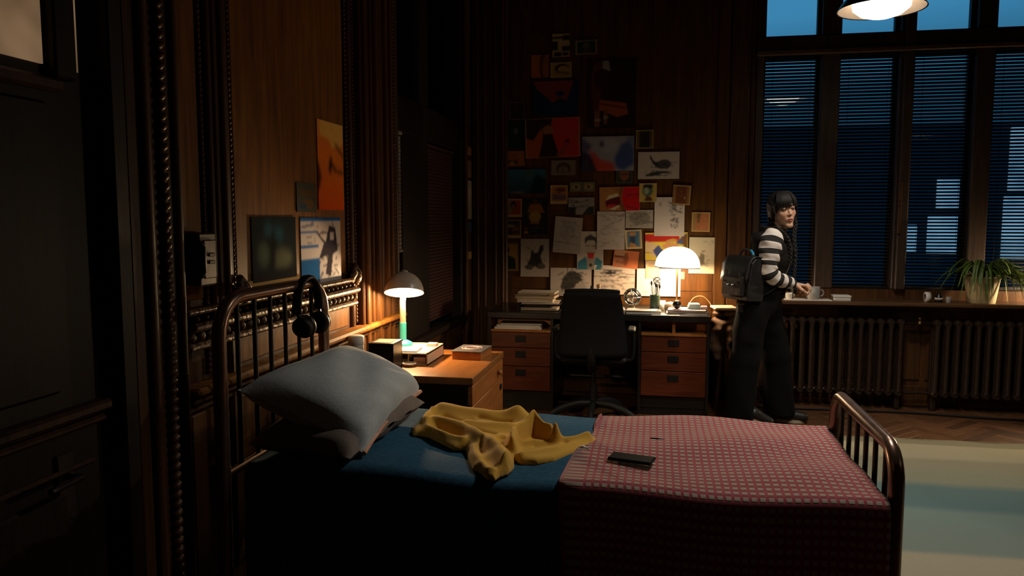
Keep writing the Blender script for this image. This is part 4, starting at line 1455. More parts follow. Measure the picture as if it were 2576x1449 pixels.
q = MB(); q.tube([(jx + .012, jy - .01, DZ + .02), (jx + .015, jy - .012, DZ + .20)], .005, 6); q.build('blades', 'chrome', t)
for zz in (.215, .247):
    q = MB(); q.tube([(jx + .016 + .020 * math.cos(a), jy - .012, DZ + zz + .011 * math.sin(a)) for a in np.linspace(0, 2 * math.pi, 17)[:-1]], .0055, 6, closed=True); q.build('handle', 'white_paint', t)
stack_item('book', 'dark covered book lying in front of the brush jar', 'book', -.21, .05, 5.63, 5.80, DZ, .024, 3, 'book_dark')
q = MB(); q.box((-.20, 5.64, DZ + .0245), (.02, 5.79, DZ + .0265), R=Rz(-4)); tag(q.build('paper_sheet', 'paper'), 'loose white sheet on the dark book by the chair', 'paper')
q = MB()
q.grid([[(-.26 + .12 * i / 8, 5.66 + .14 * j / 4, DZ + .055 * (1 - i / 8) ** 2 + .003) for j in range(5)] for i in range(9)])
tag(q.build('curled_sheet', 'paper', solid=.002), 'curled white paper at the desk edge next to the chair', 'paper')
z = DZ
for i, (lab, cv, h, x0, x1) in enumerate((('pale magazine at the bottom of the pile below the desk lamp', 'paper', .012, .09, .385), ('dark magazine in the middle of the pile below the desk lamp', 'book_dark', .012, .10, .39), ('pinkish magazine on top of the pile below the desk lamp', 'pink_paper', .010, .105, .375))):
    stack_item('magazine', lab, 'magazine', x0, x1, 5.66, 5.86, z, h, (-2, 3, -4)[i], cv); z += h + .0005
zt = z
q = MB(); q.lathe([(.0, .0), (.034, .002), (.046, .02), (.044, .05), (.030, .068), (.0, .074)], (.12, 5.87, DZ), 22)
tag(q.build('cream_pebble', 'cream_enamel'), 'smooth cream rounded paperweight behind the black metal ball', 'paperweight')
q = MB(); q.ball((.165, 5.735, zt + .032), .032, 20, 12); tag(q.build('metal_ball', 'black_lacquer'), 'shiny black metal ball on the magazines', 'ball')
for i in range(3):
    zz = zt + i * .0125
    q = MB(); q.box((.245 + .004 * i, 5.73, zz), (.335 - .003 * i, 5.83, zz + .012), bev=.002, R=Rz(-5 + 4 * i))
    tag(q.build('teal_box', 'pale_teal'), 'pale teal flat box, %s of the three on the magazines' % ('lowest', 'middle', 'topmost')[i], 'box', 'pale teal boxes')
q = MB(); q.box((.34, 5.72, zt), (.385, 5.79, zt + .022), bev=.004); tag(q.build('pink_eraser', 'pink_paper'), 'pinkish block beside the pale teal boxes', 'eraser')
q = MB(); q.box((-.02, 5.60, DZ + .0005), (.18, 5.70, DZ + .002), R=Rz(4)); tag(q.build('paper_sheet', 'paper'), 'white sheet at the front edge of the desk below the black ball', 'paper')
q = MB(); q.tube(spline([(.26, 6.20, DZ + .004), (.31, 6.215, DZ + .07), (.37, 6.21, DZ + .085), (.42, 6.22, DZ + .05), (.45, 6.215, DZ + .004)], 5), .004, 6)
tag(q.build('lamp_cable', 'book_tan'), 'tan cable looping behind the pale teal boxes', 'cable')
t = thing('white_mug', 'small white mug by the brush jar', 'mug', (.075, 5.90, DZ))
q = MB(); q.lathe([(.028, 0), (.030, .003), (.032, .07), (.029, .07), (.027, .006), (0, .006)], (.055, 5.955, DZ), 20); q.build('body', 'white_paint', t)
q = MB(); q.tube(arc((.087, 5.955, DZ + .036), .018, -80, 80, 8, 'xz'), .004, 6); q.build('handle', 'white_paint', t)

# bag heap beside the desk
st = thing('stool', 'low wooden stool by the desk carrying a brown coat', 'stool', (.56, 5.92, 0))
q = MB(); q.lathe([(.13, .44), (.14, .445), (.14, .47), (.13, .475)], (.56, 5.92, 0), 24); q.build('seat', 'leather_brown', st)
for a in (45, 135, 225, 315):
    dx, dy = math.cos(math.radians(a)), math.sin(math.radians(a))
    q = MB(); q.tube([(.56 + .085 * dx, 5.92 + .085 * dy, .445), (.56 + .13 * dx, 5.92 + .13 * dy, 0)], .014, 8); q.build('leg', 'leather_brown', st)
S = SDF(axis_pts(.40, .72, .009), axis_pts(5.72, 6.1, .009), axis_pts(.36, .80, .009))
S.ell((.53, 5.90, .56), (.12, .15, .07), k=.02).ell((.52, 5.90, .66), (.105, .13, .06), k=.02).ell((.54, 5.90, .735), (.10, .12, .03), k=.015)
S.chain([(.46, 5.80, .60), (.45, 5.78, .50), (.47, 5.78, .42)], [.05, .045, .03], k=.02)
S.chain([(.57, 5.79, .62), (.56, 5.77, .52), (.56, 5.77, .44)], [.05, .045, .03], k=.02)
S.noise(.006, lambda X, Y, Z: np.sin(46 * Z + 10 * X + 3 * np.sin(20 * X)) * np.sin(14 * X + 9 * Y + 2) + .5 * np.sin(90 * Z + 14 * Y))
V, F = S.mesh()
tag(soft('folded_coat', V, F, 'coat_brown', smooth_it=1), 'brown folded coat heaped on the stool between desk and person', 'coat')
q = MB(); q.box((.43, 5.80, .768), (.60, 5.99, .788), bev=.006, R=Rz(8)); tag(q.build('cream_scarf', 'cream_paper', bevel=.003), 'cream folded cloth on top of the brown coat', 'cloth')

# ================================================================== OFFICE CHAIR
cx_, cyc = -.415, 5.36
ch = thing('office_chair', 'black high-backed office chair drawn up to the desk', 'chair', (cx_, cyc, 0))
P = []
for i in range(17):
    f = i / 16
    z = .50 + .455 * f
    hw = .235 - .055 * f ** 1.2
    yb = 5.185 - .05 * f + .035 * math.sin(math.pi * f)
    if f < .001: hw -= .03
    row = []
    for k in range(13):
        s = -1 + 2 * k / 12
        zz = z - (.012 * abs(s) ** 3 if f > .9 else 0)
        row.append((cx_ + hw * s, yb + .045 * s * s + .0, zz))
    P.append(row)
q = MB(); q.grid(P); q.build('backrest', 'black_mesh', ch, solid=.035)
q = MB(); q.tube([(P[16][k][0], P[16][k][1] + .012, P[16][k][2]) for k in range(13)], .019, 10); q.build('top_roll', 'black_mesh', ch)
q = MB(); q.box((cx_ - .23, 5.20, .43), (cx_ + .23, 5.66, .50), bev=.03); q.build('seat', 'black_mesh', ch, bevel=.01)
q = MB(); q.tube([(cx_, 5.19, .62), (cx_, 5.165, .50), (cx_, 5.22, .40), (cx_, 5.36, .39)], .022, 8, flat=1.4); q.build('back_bracket', 'black_plastic', ch)
q = MB(); q.tube([(cx_, cyc, .10), (cx_, cyc, .26)], .030, 14); q.tube([(cx_, cyc, .26), (cx_, cyc, .43)], .016, 12); q.build('gas_column', 'black_plastic', ch)
for s in (-1, 1):
    q = MB(); q.tube(spline([(cx_ + s * .22, 5.42, .44), (cx_ + s * .27, 5.42, .46), (cx_ + s * .275, 5.42, .60), (cx_ + s * .265, 5.40, .655)], 4), .014, 8)
    q.box((cx_ + s * .262 - .028, 5.28, .655), (cx_ + s * .262 + .028, 5.50, .68), bev=.01); q.build('armrest', 'black_plastic', ch)
for k in range(5):
    a = math.radians(90 + 72 * k + 36)
    d = Vector((math.cos(a), math.sin(a), 0))
    c = Vector((cx_, cyc, 0))
    q = MB(); q.tube(spline([c + d * .02 + Vector((0, 0, .135)), c + d * .12 + Vector((0, 0, .135)), c + d * .23 + Vector((0, 0, .105)), c + d * .30 + Vector((0, 0, .068))], 4), .021, 8, flat=1.3)
    leg = q.build('base_arm', 'black_plastic', ch)
    w = Vector((-d.y, d.x, 0))
    e = c + d * .29
    q = MB()
    for s in (-1, 1):
        pa = e + w * s * .012 + Vector((0, 0, .028)); pb = e + w * s * .026 + Vector((0, 0, .028))
        q.tube([pa, pb], .027, 12, smooth=False)
    q.build('castor', 'black_plastic', leg)

# ================================================================== SILL THINGS
SZ = .825
q = MB(); q.box((.98, 6.06, SZ), (1.32, 6.20, SZ + .006), bev=.002); tag(q.build('white_tray', 'white_paint'), 'flat white tray on the window sill beside the hands', 'tray')
q = MB(); q.lathe([(.022, 0), (.026, .004), (.040, .035), (.042, .045), (.039, .045), (.024, .008), (0, .007)], (1.02, 6.13, SZ + .006), 22); tag(q.build('white_bowl', 'white_paint'), 'small white bowl on the flat sill tray', 'bowl')
t = thing('large_mug', 'large grey mug on the sill tray behind the hands', 'mug', (1.19, 6.13, SZ + .006))
q = MB(); q.lathe([(.045, 0), (.048, .004), (.050, .095), (.046, .095), (.044, .008), (0, .008)], (1.19, 6.13, SZ + .006), 24); q.build('body', 'grey_plastic', t)
q = MB(); q.tube(arc((1.24, 6.13, SZ + .055), .026, -75, 75, 8, 'xz'), .006, 8); q.build('handle', 'grey_plastic', t)
t = thing('white_box', 'low white box with a lid on the sill beside the tray', 'box', (1.39, 6.13, SZ))
q = MB(); q.box((1.332, 6.08, SZ), (1.452, 6.18, SZ + .028), bev=.003); q.build('body', 'white_plastic', t)
q = MB(); q.box((1.329, 6.077, SZ + .028), (1.455, 6.183, SZ + .042), bev=.003); q.build('lid', 'white_paint', t)
t = thing('tape_roll', 'upright pale tape roll on the sill left of the plant', 'tape', (2.0, 6.14, SZ))
q = MB(); q.lathe([(.022, -.016), (.038, -.016), (.038, .016), (.022, .016), (.022, -.016)], (2.0, 6.14, SZ + .038), 24, R=Ry(90) @ Rx(0), cap=False); q.build('ring', 'white_plastic', t)
q = MB(); q.lathe([(.0205, -.017), (.0222, -.017), (.0222, .017), (.0205, .017), (.0205, -.017)], (2.0, 6.14, SZ + .038), 24, R=Ry(90), cap=False); q.build('core', 'book_grey', t)
t = thing('ink_bottle', 'small dark bottle with a pale label on the sill by the plant', 'bottle', (2.08, 6.14, SZ))
q = MB(); q.lathe([(.026, 0), (.028, .004), (.028, .045), (.014, .056), (.014, .07), (0, .07)], (2.08, 6.14, SZ), 18); q.build('body', 'black_lacquer', t)
q = MB(); q.lathe([(.0285, .018), (.0286, .018), (.0286, .034), (.0285, .034)], (2.08, 6.14, SZ), 18, cap=False); q.build('label_band', 'paper', t)
q = MB(); q.lathe([(.018, 0), (.020, .003), (.020, .04), (.016, .044), (0, .044)], (2.14, 6.12, SZ), 16); tag(q.build('pale_jar', 'grey_plastic'), 'small grey jar on the sill half under the plant leaves', 'jar')

# trailing plant in a cream pot
px_, py_ = 2.37, 6.15
pl = thing('potted_plant', 'spider plant with drooping leaves in a cream pot on the sill', 'plant', (px_, py_, SZ))
q = MB(); q.lathe([(.088, 0), (.092, .004), (.112, .15), (.114, .178), (.120, .18), (.121, .20), (.111, .20), (.105, .17), (0, .17)], (px_, py_, SZ), 32); q.build('pot', 'pot_cream', pl)
q = MB(); q.lathe([(.104, .172), (.06, .182), (0, .186)], (px_, py_, SZ), 20); q.build('soil', 'soil', pl)
def blade(pts, w0, m, nm='leaf'):
    C = spline(pts, 6)
    nC = len(C)
    q = MB(); P = []
    for i, p in enumerate(C):
        f = i / (nC - 1)
        w = w0 * (math.sin(math.pi * min(1, f * .85 + .15)) ** .7) * (1 - .2 * f) + .001
        t_ = (C[min(i + 1, nC - 1)] - C[max(i - 1, 0)]).normalized()
        sd = t_.cross(Vector((0, 0, 1)))
        sd = sd.normalized() if sd.length > .05 else Vector((1, 0, 0))
        up = sd.cross(t_)
        P.append([p - sd * w + up * w * .35, p, p + sd * w + up * w * .35])
    q.grid(P)
    return q.build(nm, m, pl, solid=.0008)
r2 = random.Random(3)
zt = SZ + .185
for i in range(64):
    a = r2.uniform(0, 2 * math.pi)
    if math.sin(a) > .55: a = -a
    L = r2.uniform(.14, .27) * (1.15 if math.cos(a) < 0 else 1.0)
    rise = r2.uniform(.05, .15)
    drop = r2.uniform(.05, .24)
    d = Vector((math.cos(a), math.sin(a) * .45 - .12, 0))
    o0 = Vector((px_ + .05 * math.cos(a), py_ + .03 * math.sin(a), zt - .01))
    blade([o0, o0 + d * L * .3 + Vector((0, 0, rise)), o0 + d * L * .7 + Vector((0, 0, rise * .7)), o0 + d * L + Vector((0, 0, rise - drop))], r2.uniform(.006, .012), 'leaf')
for i in range(14):
    o0 = Vector((px_ + r2.uniform(-.03, .03), py_ - .03, zt))
    L = r2.uniform(.24, .36)
    e = r2.uniform(-.05, .05)
    blade([o0, o0 + Vector((L * .35, -.02, .045 + e * .4)), o0 + Vector((L * .75, -.05, .02 + e)), o0 + Vector((L * .98, -.07, -.06 + e)), o0 + Vector((L * 1.08, -.08, -.15 + e))], r2.uniform(.010, .018), 'leaf_pale')
blade([(px_ + .07, py_ - .05, zt + .005), (px_ + .18, py_ - .10, zt + .03), (px_ + .26, py_ - .13, zt - .06), (px_ + .29, py_ - .14, zt - .20), (px_ + .33, py_ - .15, zt - .30)], .018, 'leaf_pale')
# sill lamp past the plant
slx = 3.02
sl_ = thing('sill_lamp', 'small lit lamp on the sill past the plant', 'lamp', (slx, 6.13, SZ))
q = MB(); q.lathe([(.05, 0), (.05, .01), (.012, .02)], (slx, 6.13, SZ), 20); q.build('base', 'brass', sl_)
q = MB(); q.tube([(slx, 6.13, SZ + .01), (slx, 6.13, SZ + .20)], .007, 8); q.build('stem', 'brass', sl_)
q = MB(); q.lathe([(.075, .15), (.04, .26), (.036, .26), (.070, .15)], (slx, 6.13, SZ), 24, cap=False); q.build('shade', 'cream_enamel', sl_, fixn=False)
q = MB(); q.ball((slx, 6.13, SZ + .21), .02); q.build('bulb', 'bulb_glow', sl_)
lamp_light('sill_lamp_light', (slx - .02, 6.10, SZ + .115), P_SILL, WARM2, sl_, .03)

# ================================================================== PENDANT LAMPS
def pendant(x, y, z, label, power, cone=132, blend=.9, bowl='opal_pendant'):
    t = thing('pendant_lamp', label, 'lamp', (x, y, z), 'pendant lamps')
    q = MB(); q.lathe([(.235, .048), (.20, .10), (.12, .16), (.04, .19), (.03, .25), (.0, .25)], (x, y, z), 40, cap=False); q.build('reflector', 'black_lacquer', t, fixn=False)
    q = MB(); q.lathe([(.228, .051), (.195, .098), (.11, .15), (0, .16)], (x, y, z), 40, cap=False); q.build('reflector_lining', 'cream_enamel', t, fixn=False)
    q = MB(); q.lathe([(0, 0), (.06, .006), (.11, .022), (.15, .055), (.155, .09), (.10, .12)], (x, y, z), 40, cap=False); q.build('opal_bowl', bowl, t, fixn=False)
    q = MB(); q.tube([(x, y, z + .24), (x, y, ZC - .15)], .006, 8); q.build('rod', 'dark_bar', t)
    lamp_light('pendant_light', (x, y, z - .012), power, ROOM, t, kind='SPOT', radius=.12, spot=cone, blend=blend)
    return t
pendant(1.225, 4.72, 2.565, 'glowing round pendant lamp hanging in front of the windows', P_PEND)
pendant(3.5, 1.5, 2.495, 'glowing round pendant lamp hanging in the right half of the room', P_PEND2)
pendant(.88, 3.38, 2.68, 'added round pendant lamp lighting the bed from above, out of the picture', P_BED_FILL, 132, .6, 'opal_dim')  # unseen extra lamp, added to brighten the bed and the person

# ================================================================== PRINTS ON THE WALLS
def paint(nu, nv, base, shapes, seed):
    """flat print colours on a grid of (nu, nv) points; u to the right, v up"""
    u = np.linspace(0, 1, nu)[:, None] * np.ones((1, nv)); v = np.linspace(0, 1, nv)[None, :] * np.ones((nu, 1))
    C = np.ones((nu, nv, 3)) * np.array(base)
    rs = np.random.RandomState(seed)
    def put(mask, col, a=1.0):
        C[mask] = C[mask] * (1 - a) + np.array(col) * a
    for s in shapes:
        k = s[0]
        if k == 'r': put((u >= s[1]) & (u <= s[3]) & (v >= s[2]) & (v <= s[4]), s[5])
        elif k == 'e':
            a = math.radians(s[6]) if len(s) > 6 else 0
            du, dv = u - s[1], v - s[2]
            x = du * math.cos(a) + dv * math.sin(a); y = -du * math.sin(a) + dv * math.cos(a)
            put((x / s[3]) ** 2 + (y / s[4]) ** 2 <= 1, s[5])
        elif k == 'p':
            P = s[1]; ins = np.zeros(u.shape, bool); j = len(P) - 1
            for i in range(len(P)):
                xi, yi = P[i]; xj, yj = P[j]
                ins ^= ((yi > v) != (yj > v)) & (u < (xj - xi) * (v - yi) / (yj - yi + 1e-9) + xi)
                j = i
            put(ins, s[2])
        elif k == 'l':
            (x0, y0), (x1, y1) = s[1], s[2]
            L = (x1 - x0) ** 2 + (y1 - y0) ** 2 + 1e-9
            t = np.clip(((u - x0) * (x1 - x0) + (v - y0) * (y1 - y0)) / L, 0, 1)
            put(np.hypot(u - x0 - t * (x1 - x0), v - y0 - t * (y1 - y0)) < s[3], s[4])
        elif k == 'b':      # border
            w = s[1]; wv = w * s[3] if len(s) > 3 else w
            put((u < w) | (u > 1 - w) | (v < wv) | (v > 1 - wv), s[2])
        elif k == 's':      # pencil strokes in a box
            x0, y0, x1, y1, n_, col = s[1:7]
            for _ in range(n_):
                a, c = rs.uniform(x0, x1), rs.uniform(y0, y1)
                d, e = rs.normal(0, (x1 - x0) * .22), rs.normal(0, (y1 - y0) * .08)
                L = d * d + e * e + 1e-9
                t = np.clip(((u - a) * d + (v - c) * e) / L, 0, 1)
                put(np.hypot(u - a - t * d, v - c - t * e) < .014, col, .75)
        elif k == 'g':      # vertical blend
            f = np.clip((v - s[1]) / (s[2] - s[1]), 0, 1)[..., None]
            C[:] = C * 0 + np.array(s[3]) * (1 - f) + np.array(s[4]) * f
        elif k == 'z':      # soft print
            for _ in range(s[1]):
                Q = np.pad(C, ((1, 1), (1, 1), (0, 0)), mode='edge')
                C[:] = (Q[:-2, 1:-1] + Q[2:, 1:-1] + Q[1:-1, :-2] + Q[1:-1, 2:] + 2 * C) / 6
        elif k == 'n':      # mottled ink
            m = rs.rand(nu, nv) < s[1]
            put(m, s[2], .6)
    return C

lay = [0]
def sheet_on_wall(name, label, cat, wall, a0, z0, a1, z1, rot, base, shapes, group=None, curl=.004, thick=.0016, frame=None):
    """a printed sheet pinned flat: wall 'back' runs along x, 'left' along y"""
    lay[0] += 1
    off = (.008 + .0011 * (lay[0] % 6)) if wall == 'back' else .003 + .0008 * (lay[0] % 3)
    w, h = abs(a1 - a0), abs(z1 - z0)
    nu, nv = max(6, int(w / .0044)), max(6, int(h / .0044))
    C = paint(nu, nv, base, shapes + [('z', 2)], lay[0])
    cu, cz = (a0 + a1) / 2, (z0 + z1) / 2
    r = math.radians(rot)
    vs, cols = [], []
    def place(uu, vv, d):
        x = (uu - .5) * w; y = (vv - .5) * h
        X = cu + x * math.cos(r) - y * math.sin(r); Z = cz + x * math.sin(r) + y * math.cos(r)
        return (X, YB - .006 - d, Z) if wall == 'back' else (XL + (.006 if wall == 'left' else .032) + d, X, Z)
    for i in range(nu):
        for j in range(nv):
            uu, vv = i / (nu - 1), j / (nv - 1)
            e = curl * ((2 * uu - 1) ** 4 * .6 + (1 - vv) ** 3 * .8)
            vs.append(place(uu, vv, off + e)); cols.append(C[i, j])
    fs = []
    for i in range(nu - 1):
        for j in range(nv - 1):
            fs.append((i * nv + j, (i + 1) * nv + j, (i + 1) * nv + j + 1, i * nv + j + 1))
    n0 = len(vs)
    ring = [i * nv for i in range(nu)] + [(nu - 1) * nv + j for j in range(1, nv)] + [i * nv + nv - 1 for i in range(nu - 2, -1, -1)] + [j for j in range(nv - 2, 0, -1)]
    ed = []
    for q in ring:
        i, j = divmod(q, nv)
        uu, vv = i / (nu - 1), j / (nv - 1)
        ed.append(place(uu, vv, off - thick)); cols.append(np.array(base) * .9)
    vs += ed
    m_ = len(ring)
    for k in range(m_):
        fs.append((ring[k], n0 + k, n0 + (k + 1) % m_, ring[(k + 1) % m_]))
    fs.append(tuple(range(n0, n0 + m_)))
    q = MB(); q.add(vs, fs, 0, False)
    o = q.build(name, 'printed_paper')
    at = o.data.color_attributes.new('print', 'FLOAT_COLOR', 'POINT')
    c = np.ones((len(vs), 4), np.float32); c[:, :3] = np.array(cols)
    at.data.foreach_set('color', c.ravel())
    tag(o, label, cat, group)
    return o

# palette of the prints
PW, PC, PG, PK, PI = (.60, .54, .46), (.50, .36, .17), (.30, .27, .23), (.012, .011, .011), (.03, .028, .028)
RD, OR, YE, BU, NV, SK, TL_, BR_ = (.42, .03, .02), (.50, .13, .02), (.58, .38, .06), (.03, .12, .30), (.015, .03, .07), (.42, .20, .09), (.05, .17, .22), (.12, .05, .02)
S300 = None
def bx(px0, py0, px1, py1):
    """sheet extents on the back wall, metres, measured from the photograph's frame"""
    f, cy_, pit, yaw = 1923.0, 724.5, math.radians(5.25), math.radians(10.6)
    fw = Vector((-math.sin(yaw) * math.cos(pit), math.cos(yaw) * math.cos(pit), -math.sin(pit)))
    rt = Vector((math.cos(yaw), math.sin(yaw), 0)); up = rt.cross(fw)
    out = []
    for x, y in ((px0, (py0 + py1) / 2), (px1, (py0 + py1) / 2), ((px0 + px1) / 2, py0), ((px0 + px1) / 2, py1)):
        d = fw + rt * (x - 1288) / f - up * (y - cy_) / f
        t = 6.285 / d.y
        out.append((d.x * t, 1.45 + d.z * t))
    return out[0][0], out[3][1], out[1][0], out[2][1]

G1 = 'prints pinned to the panelled wall above the desk'
def back(px, rot, name, label, base, shapes, cat='poster', curl=.004):
    a0, z0, a1, z1 = bx(*px)
    sheet_on_wall(name, label, cat, 'back', a0, z0, a1, z1, rot, base, shapes, G1, curl)

back((1390, 85, 1433, 143), 1, 'art_print', 'small cream print with black stripes, topmost above the desk', PC, [('r', 0, .78, .6, .88, PI), ('r', .6, .72, 1, .95, PI), ('r', 0, .3, .3, .7, PI), ('r', .55, .25, 1, .45, PI), ('r', .1, .02, .5, .2, PI), ('e', .75, .12, .2, .08, PI)])
back((1448, 101, 1502, 137), 1.5, 'art_card', 'small green card with a cream border at the top of the wall', (.03, .05, .035), [('e', .5, .6, .16, .25, (.14, .13, .06)), ('p', [(.3, .05), (.7, .05), (.62, .5), (.4, .5)], (.09, .07, .04)), ('b', .06, (.35, .25, .1))], 'card')
back((1337, 138, 1381, 195), 0, 'art_card', 'orange card crossed by a dark curve', (.40, .13, .03), [('e', .95, .5, .5, .75, (.12, .05, .02)), ('e', 1.05, .45, .42, .65, (.35, .12, .03))], 'card')
back((1385, 157, 1438, 195), 1, 'art_card', 'ochre card with a black swirl drawing', (.40, .25, .07), [('e', .55, .6, .35, .3, PI), ('e', .62, .55, .28, .2, (.42, .27, .08)), ('s', .05, .1, .95, .4, 12, PI), ('b', .05, (.45, .32, .12))], 'card')
back((1340, 203, 1455, 290), 0, 'poster', 'dark poster with a red glow above deep blue', NV, [('p', [(.0, 1), (.1, .75), (.25, .6), (.45, .35), (.6, .5), (.75, .42), (.85, .8), (.9, 1)], (.22, .045, .03)), ('e', .6, .62, .1, .08, NV), ('e', .55, .2, .25, .12, (.01, .04, .09))])
back((1480, 150, 1600, 322), 0, 'poster', 'large dark poster of a figure carrying an orange case', (.030, .014, .010), [('p', [(.22, .85), (.30, .99), (.42, .99), (.46, .84)], (.30, .28, .26)), ('p', [(.12, .98), (.3, .98), (.25, .2), (.10, .25), (.05, .7)], (.10, .03, .012)), ('e', .3, .72, .2, .15, (.05, .02, .015)), ('p', [(.25, .42), (.80, .36), (.84, .20), (.60, .16), (.22, .28)], (.36, .09, .015)), ('l', (.25, .36), (.8, .29), .012, (.12, .03, .01)), ('r', .14, .02, .24, .25, (.22, .09, .045)), ('r', .32, .06, .41, .28, (.20, .08, .04)), ('r', .14, .10, .26, .14, (.3, .25, .2)), ('r', .32, .14, .42, .18, (.3, .25, .2))])
back((1280, 256, 1320, 302), 0, 'art_card', 'dark card with a tan border left of the red poster', (.035, .03, .022), [('s', .2, .1, .8, .9, 10, (.07, .06, .045)), ('b', .06, (.20, .12, .05))], 'card')
back((1278, 305, 1317, 372), 0, 'art_card', 'dark green card with a pale oval at the left edge of the display', (.015, .028, .025), [('e', .5, .62, .16, .12, (.13, .12, .08)), ('e', .5, .3, .26, .2, (.03, .045, .035))], 'card')
back((1322, 297, 1459, 396), 1.5, 'poster', 'red poster with a black cloaked figure, largest of the red ones', (.46, .035, .022), [('p', [(0, 1), (.5, 1), (.42, .3), (.2, .2), (0, .55)], (.045, .02, .015)), ('p', [(0, .0), (0, .5), (.15, .45), (.3, .75), (.36, .1), (.2, 0)], (.42, .10, .03)), ('e', .42, .68, .10, .14, (.30, .13, .05)), ('p', [(.24, 0), (.34, .6), (.5, .6), (.62, .0)], (.03, .015, .012)), ('p', [(.55, .05), (.62, 0), (.8, .3), (.74, .33)], (.25, .06, .03)), ('e', .77, .4, .05, .06, (.12, .03, .02)), ('b', .014, (.45, .28, .15))])
back((1464, 343, 1595, 430), 0, 'art_print', 'abstract print splashed white, blue and red', (.30, .30, .32), [('p', [(0, 0), (0, .6), (.15, .5), (.3, .1), (.35, 0)], (.03, .02, .04)), ('p', [(.05, .9), (.0, 1), (0, .6), (.12, .55), (.2, .75)], (.10, .08, .16)), ('p', [(.12, .65), (.28, .5), (.35, .35), (.6, .25), (.65, .0), (.3, 0)], (.48, .06, .03)), ('p', [(.62, .35), (.75, .75), (.9, .9), (1, .9), (1, .2), (.8, 0), (.66, .1)], (.05, .08, .22)), ('e', .5, .75, .2, .2, (.38, .37, .38)), ('p', [(.85, 1), (1, 1), (1, .6)], (.16, .18, .26)), ('e', .38, .78, .05, .1, (.06, .03, .06)), ('n', .10, (.2, .2, .3)), ('z', 14)])
back((1600, 327, 1644, 374), 0, 'art_card', 'black card with broad tan sides on the right of the display', (.03, .03, .022), [('r', 0, 0, .22, 1, (.14, .08, .03)), ('r', .78, 0, 1, 1, (.14, .08, .03)), ('b', .05, (.42, .28, .10))], 'card')
back((1257, 380, 1319, 418), 0, 'art_card', 'orange comic card with black lines below the dark green card', (.38, .14, .04), [('s', .05, .1, .95, .9, 26, PI), ('e', .5, .25, .25, .12, PI), ('e', .5, .2, .12, .08, (.40, .25, .12))], 'card')
back((1605, 382, 1709, 450), 0, 'ink_drawing', 'wide white sheet with a black ink leaping animal', (.50, .43, .34), [('p', [(.30, .90), (.36, .72), (.42, .62), (.56, .66), (.70, .70), (.80, .52), (.72, .36), (.52, .38), (.40, .50), (.34, .62), (.28, .80)], PI), ('e', .64, .55, .16, .17, (.08, .07, .06)), ('p', [(.18, .14), (.35, .26), (.6, .30), (.85, .22), (.6, .20), (.35, .10)], (.05, .045, .04)), ('s', .18, .1, .8, .3, 16, PI), ('s', .4, .4, .82, .7, 14, PI)], 'drawing')
back((1387, 403, 1448, 441), 0, 'ink_drawing', 'small grey drawing of a looping shape', (.20, .15, .10), [('e', .5, .45, .3, .42, (.07, .055, .04)), ('e', .5, .3, .2, .32, (.19, .14, .09)), ('s', .3, .1, .9, .5, 12, PI)], 'drawing')
back((1551, 417, 1591, 461), 0, 'art_card', 'dark portrait card with a brown face beside the ink animal drawing', (.04, .042, .04), [('e', .5, .5, .3, .36, (.24, .09, .035)), ('e', .5, .82, .3, .14, (.10, .03, .02)), ('l', (.25, .52), (.75, .52), .03, (.05, .02, .015)), ('b', .05, (.10, .09, .06))], 'card')
back((1278, 426, 1373, 487), 0, 'art_print', 'blue seascape print on the left of the display', (.03, .09, .13), [('g', 0, 1, (.02, .05, .075), (.03, .13, .19)), ('e', .55, .8, .12, .3, (.05, .11, .14)), ('p', [(.55, .0), (.75, .8), (1, .6), (1, 0)], (.008, .02, .03)), ('p', [(0, .0), (.5, .03), (.35, .09), (.1, .06)], (.22, .22, .22)), ('s', 0, .1, .6, .35, 10, (.03, .06, .09)), ('z', 10)])
back((1385, 466, 1428, 513), 0, 'art_card', 'yellow card with a red and blue scene', (.36, .15, .05), [('r', .1, .22, .9, .5, (.12, .09, .10)), ('e', .6, .75, .3, .12, (.14, .05, .02)), ('s', .1, .25, .9, .85, 14, (.12, .05, .03)), ('b', .06, (.50, .32, .12)), ('r', 0, 0, 1, .14, (.50, .34, .14))], 'card')
back((1434, 458, 1496, 482), 0, 'art_card', 'narrow strip print showing a pair of eyes', (.16, .15, .07), [('e', .25, .5, .18, .28, (.30, .22, .09)), ('e', .75, .5, .18, .28, (.30, .22, .09)), ('e', .25, .5, .07, .16, PI), ('e', .75, .5, .07, .16, PI), ('r', .44, 0, .56, 1, (.09, .09, .06))], 'card')
back((1430, 497, 1495, 540), 0, 'ink_drawing', 'small black and white scribbled sketch below the eye strip', (.27, .24, .21), [('r', 0, 0, .28, .45, PI), ('p', [(.55, 0), (1, 0), (1, .5), (.75, .45)], PI), ('s', 0, .4, 1, 1, 40, PI)], 'drawing')
back((1508, 470, 1610, 530), 1, 'poster', 'pop style print of a shouting mouth beside red', (.36, .16, .05), [('p', [(.58, 0), (.55, .5), (.6, 1), (1, 1), (1, 0)], (.50, .012, .015)), ('p', [(.60, 1), (.52, .5), (.66, .0), (.55, 0), (.45, .5), (.52, 1)], (.20, .07, .02)), ('p', [(.14, .40), (.26, .64), (.42, .70), (.50, .60), (.52, .3), (.40, .06), (.18, .10)], (.10, .012, .012)), ('p', [(.14, .42), (.24, .64), (.44, .72), (.50, .62), (.40, .58), (.24, .50)], (.62, .52, .30)), ('p', [(.20, .12), (.36, .02), (.50, .18), (.48, .24), (.34, .14)], (.58, .48, .30)), ('p', [(.16, .14), (.22, .26), (.40, .28), (.42, .2), (.28, .1)], (.48, .03, .03)), ('s', .1, .78, .5, .95, 5, (.18, .06, .02)), ('l', (.66, .62), (.8, .66), .02, PI), ('l', (.8, .66), (.98, .68), .02, PI), ('l', (.68, .16), (.95, .05), .02, PI)])
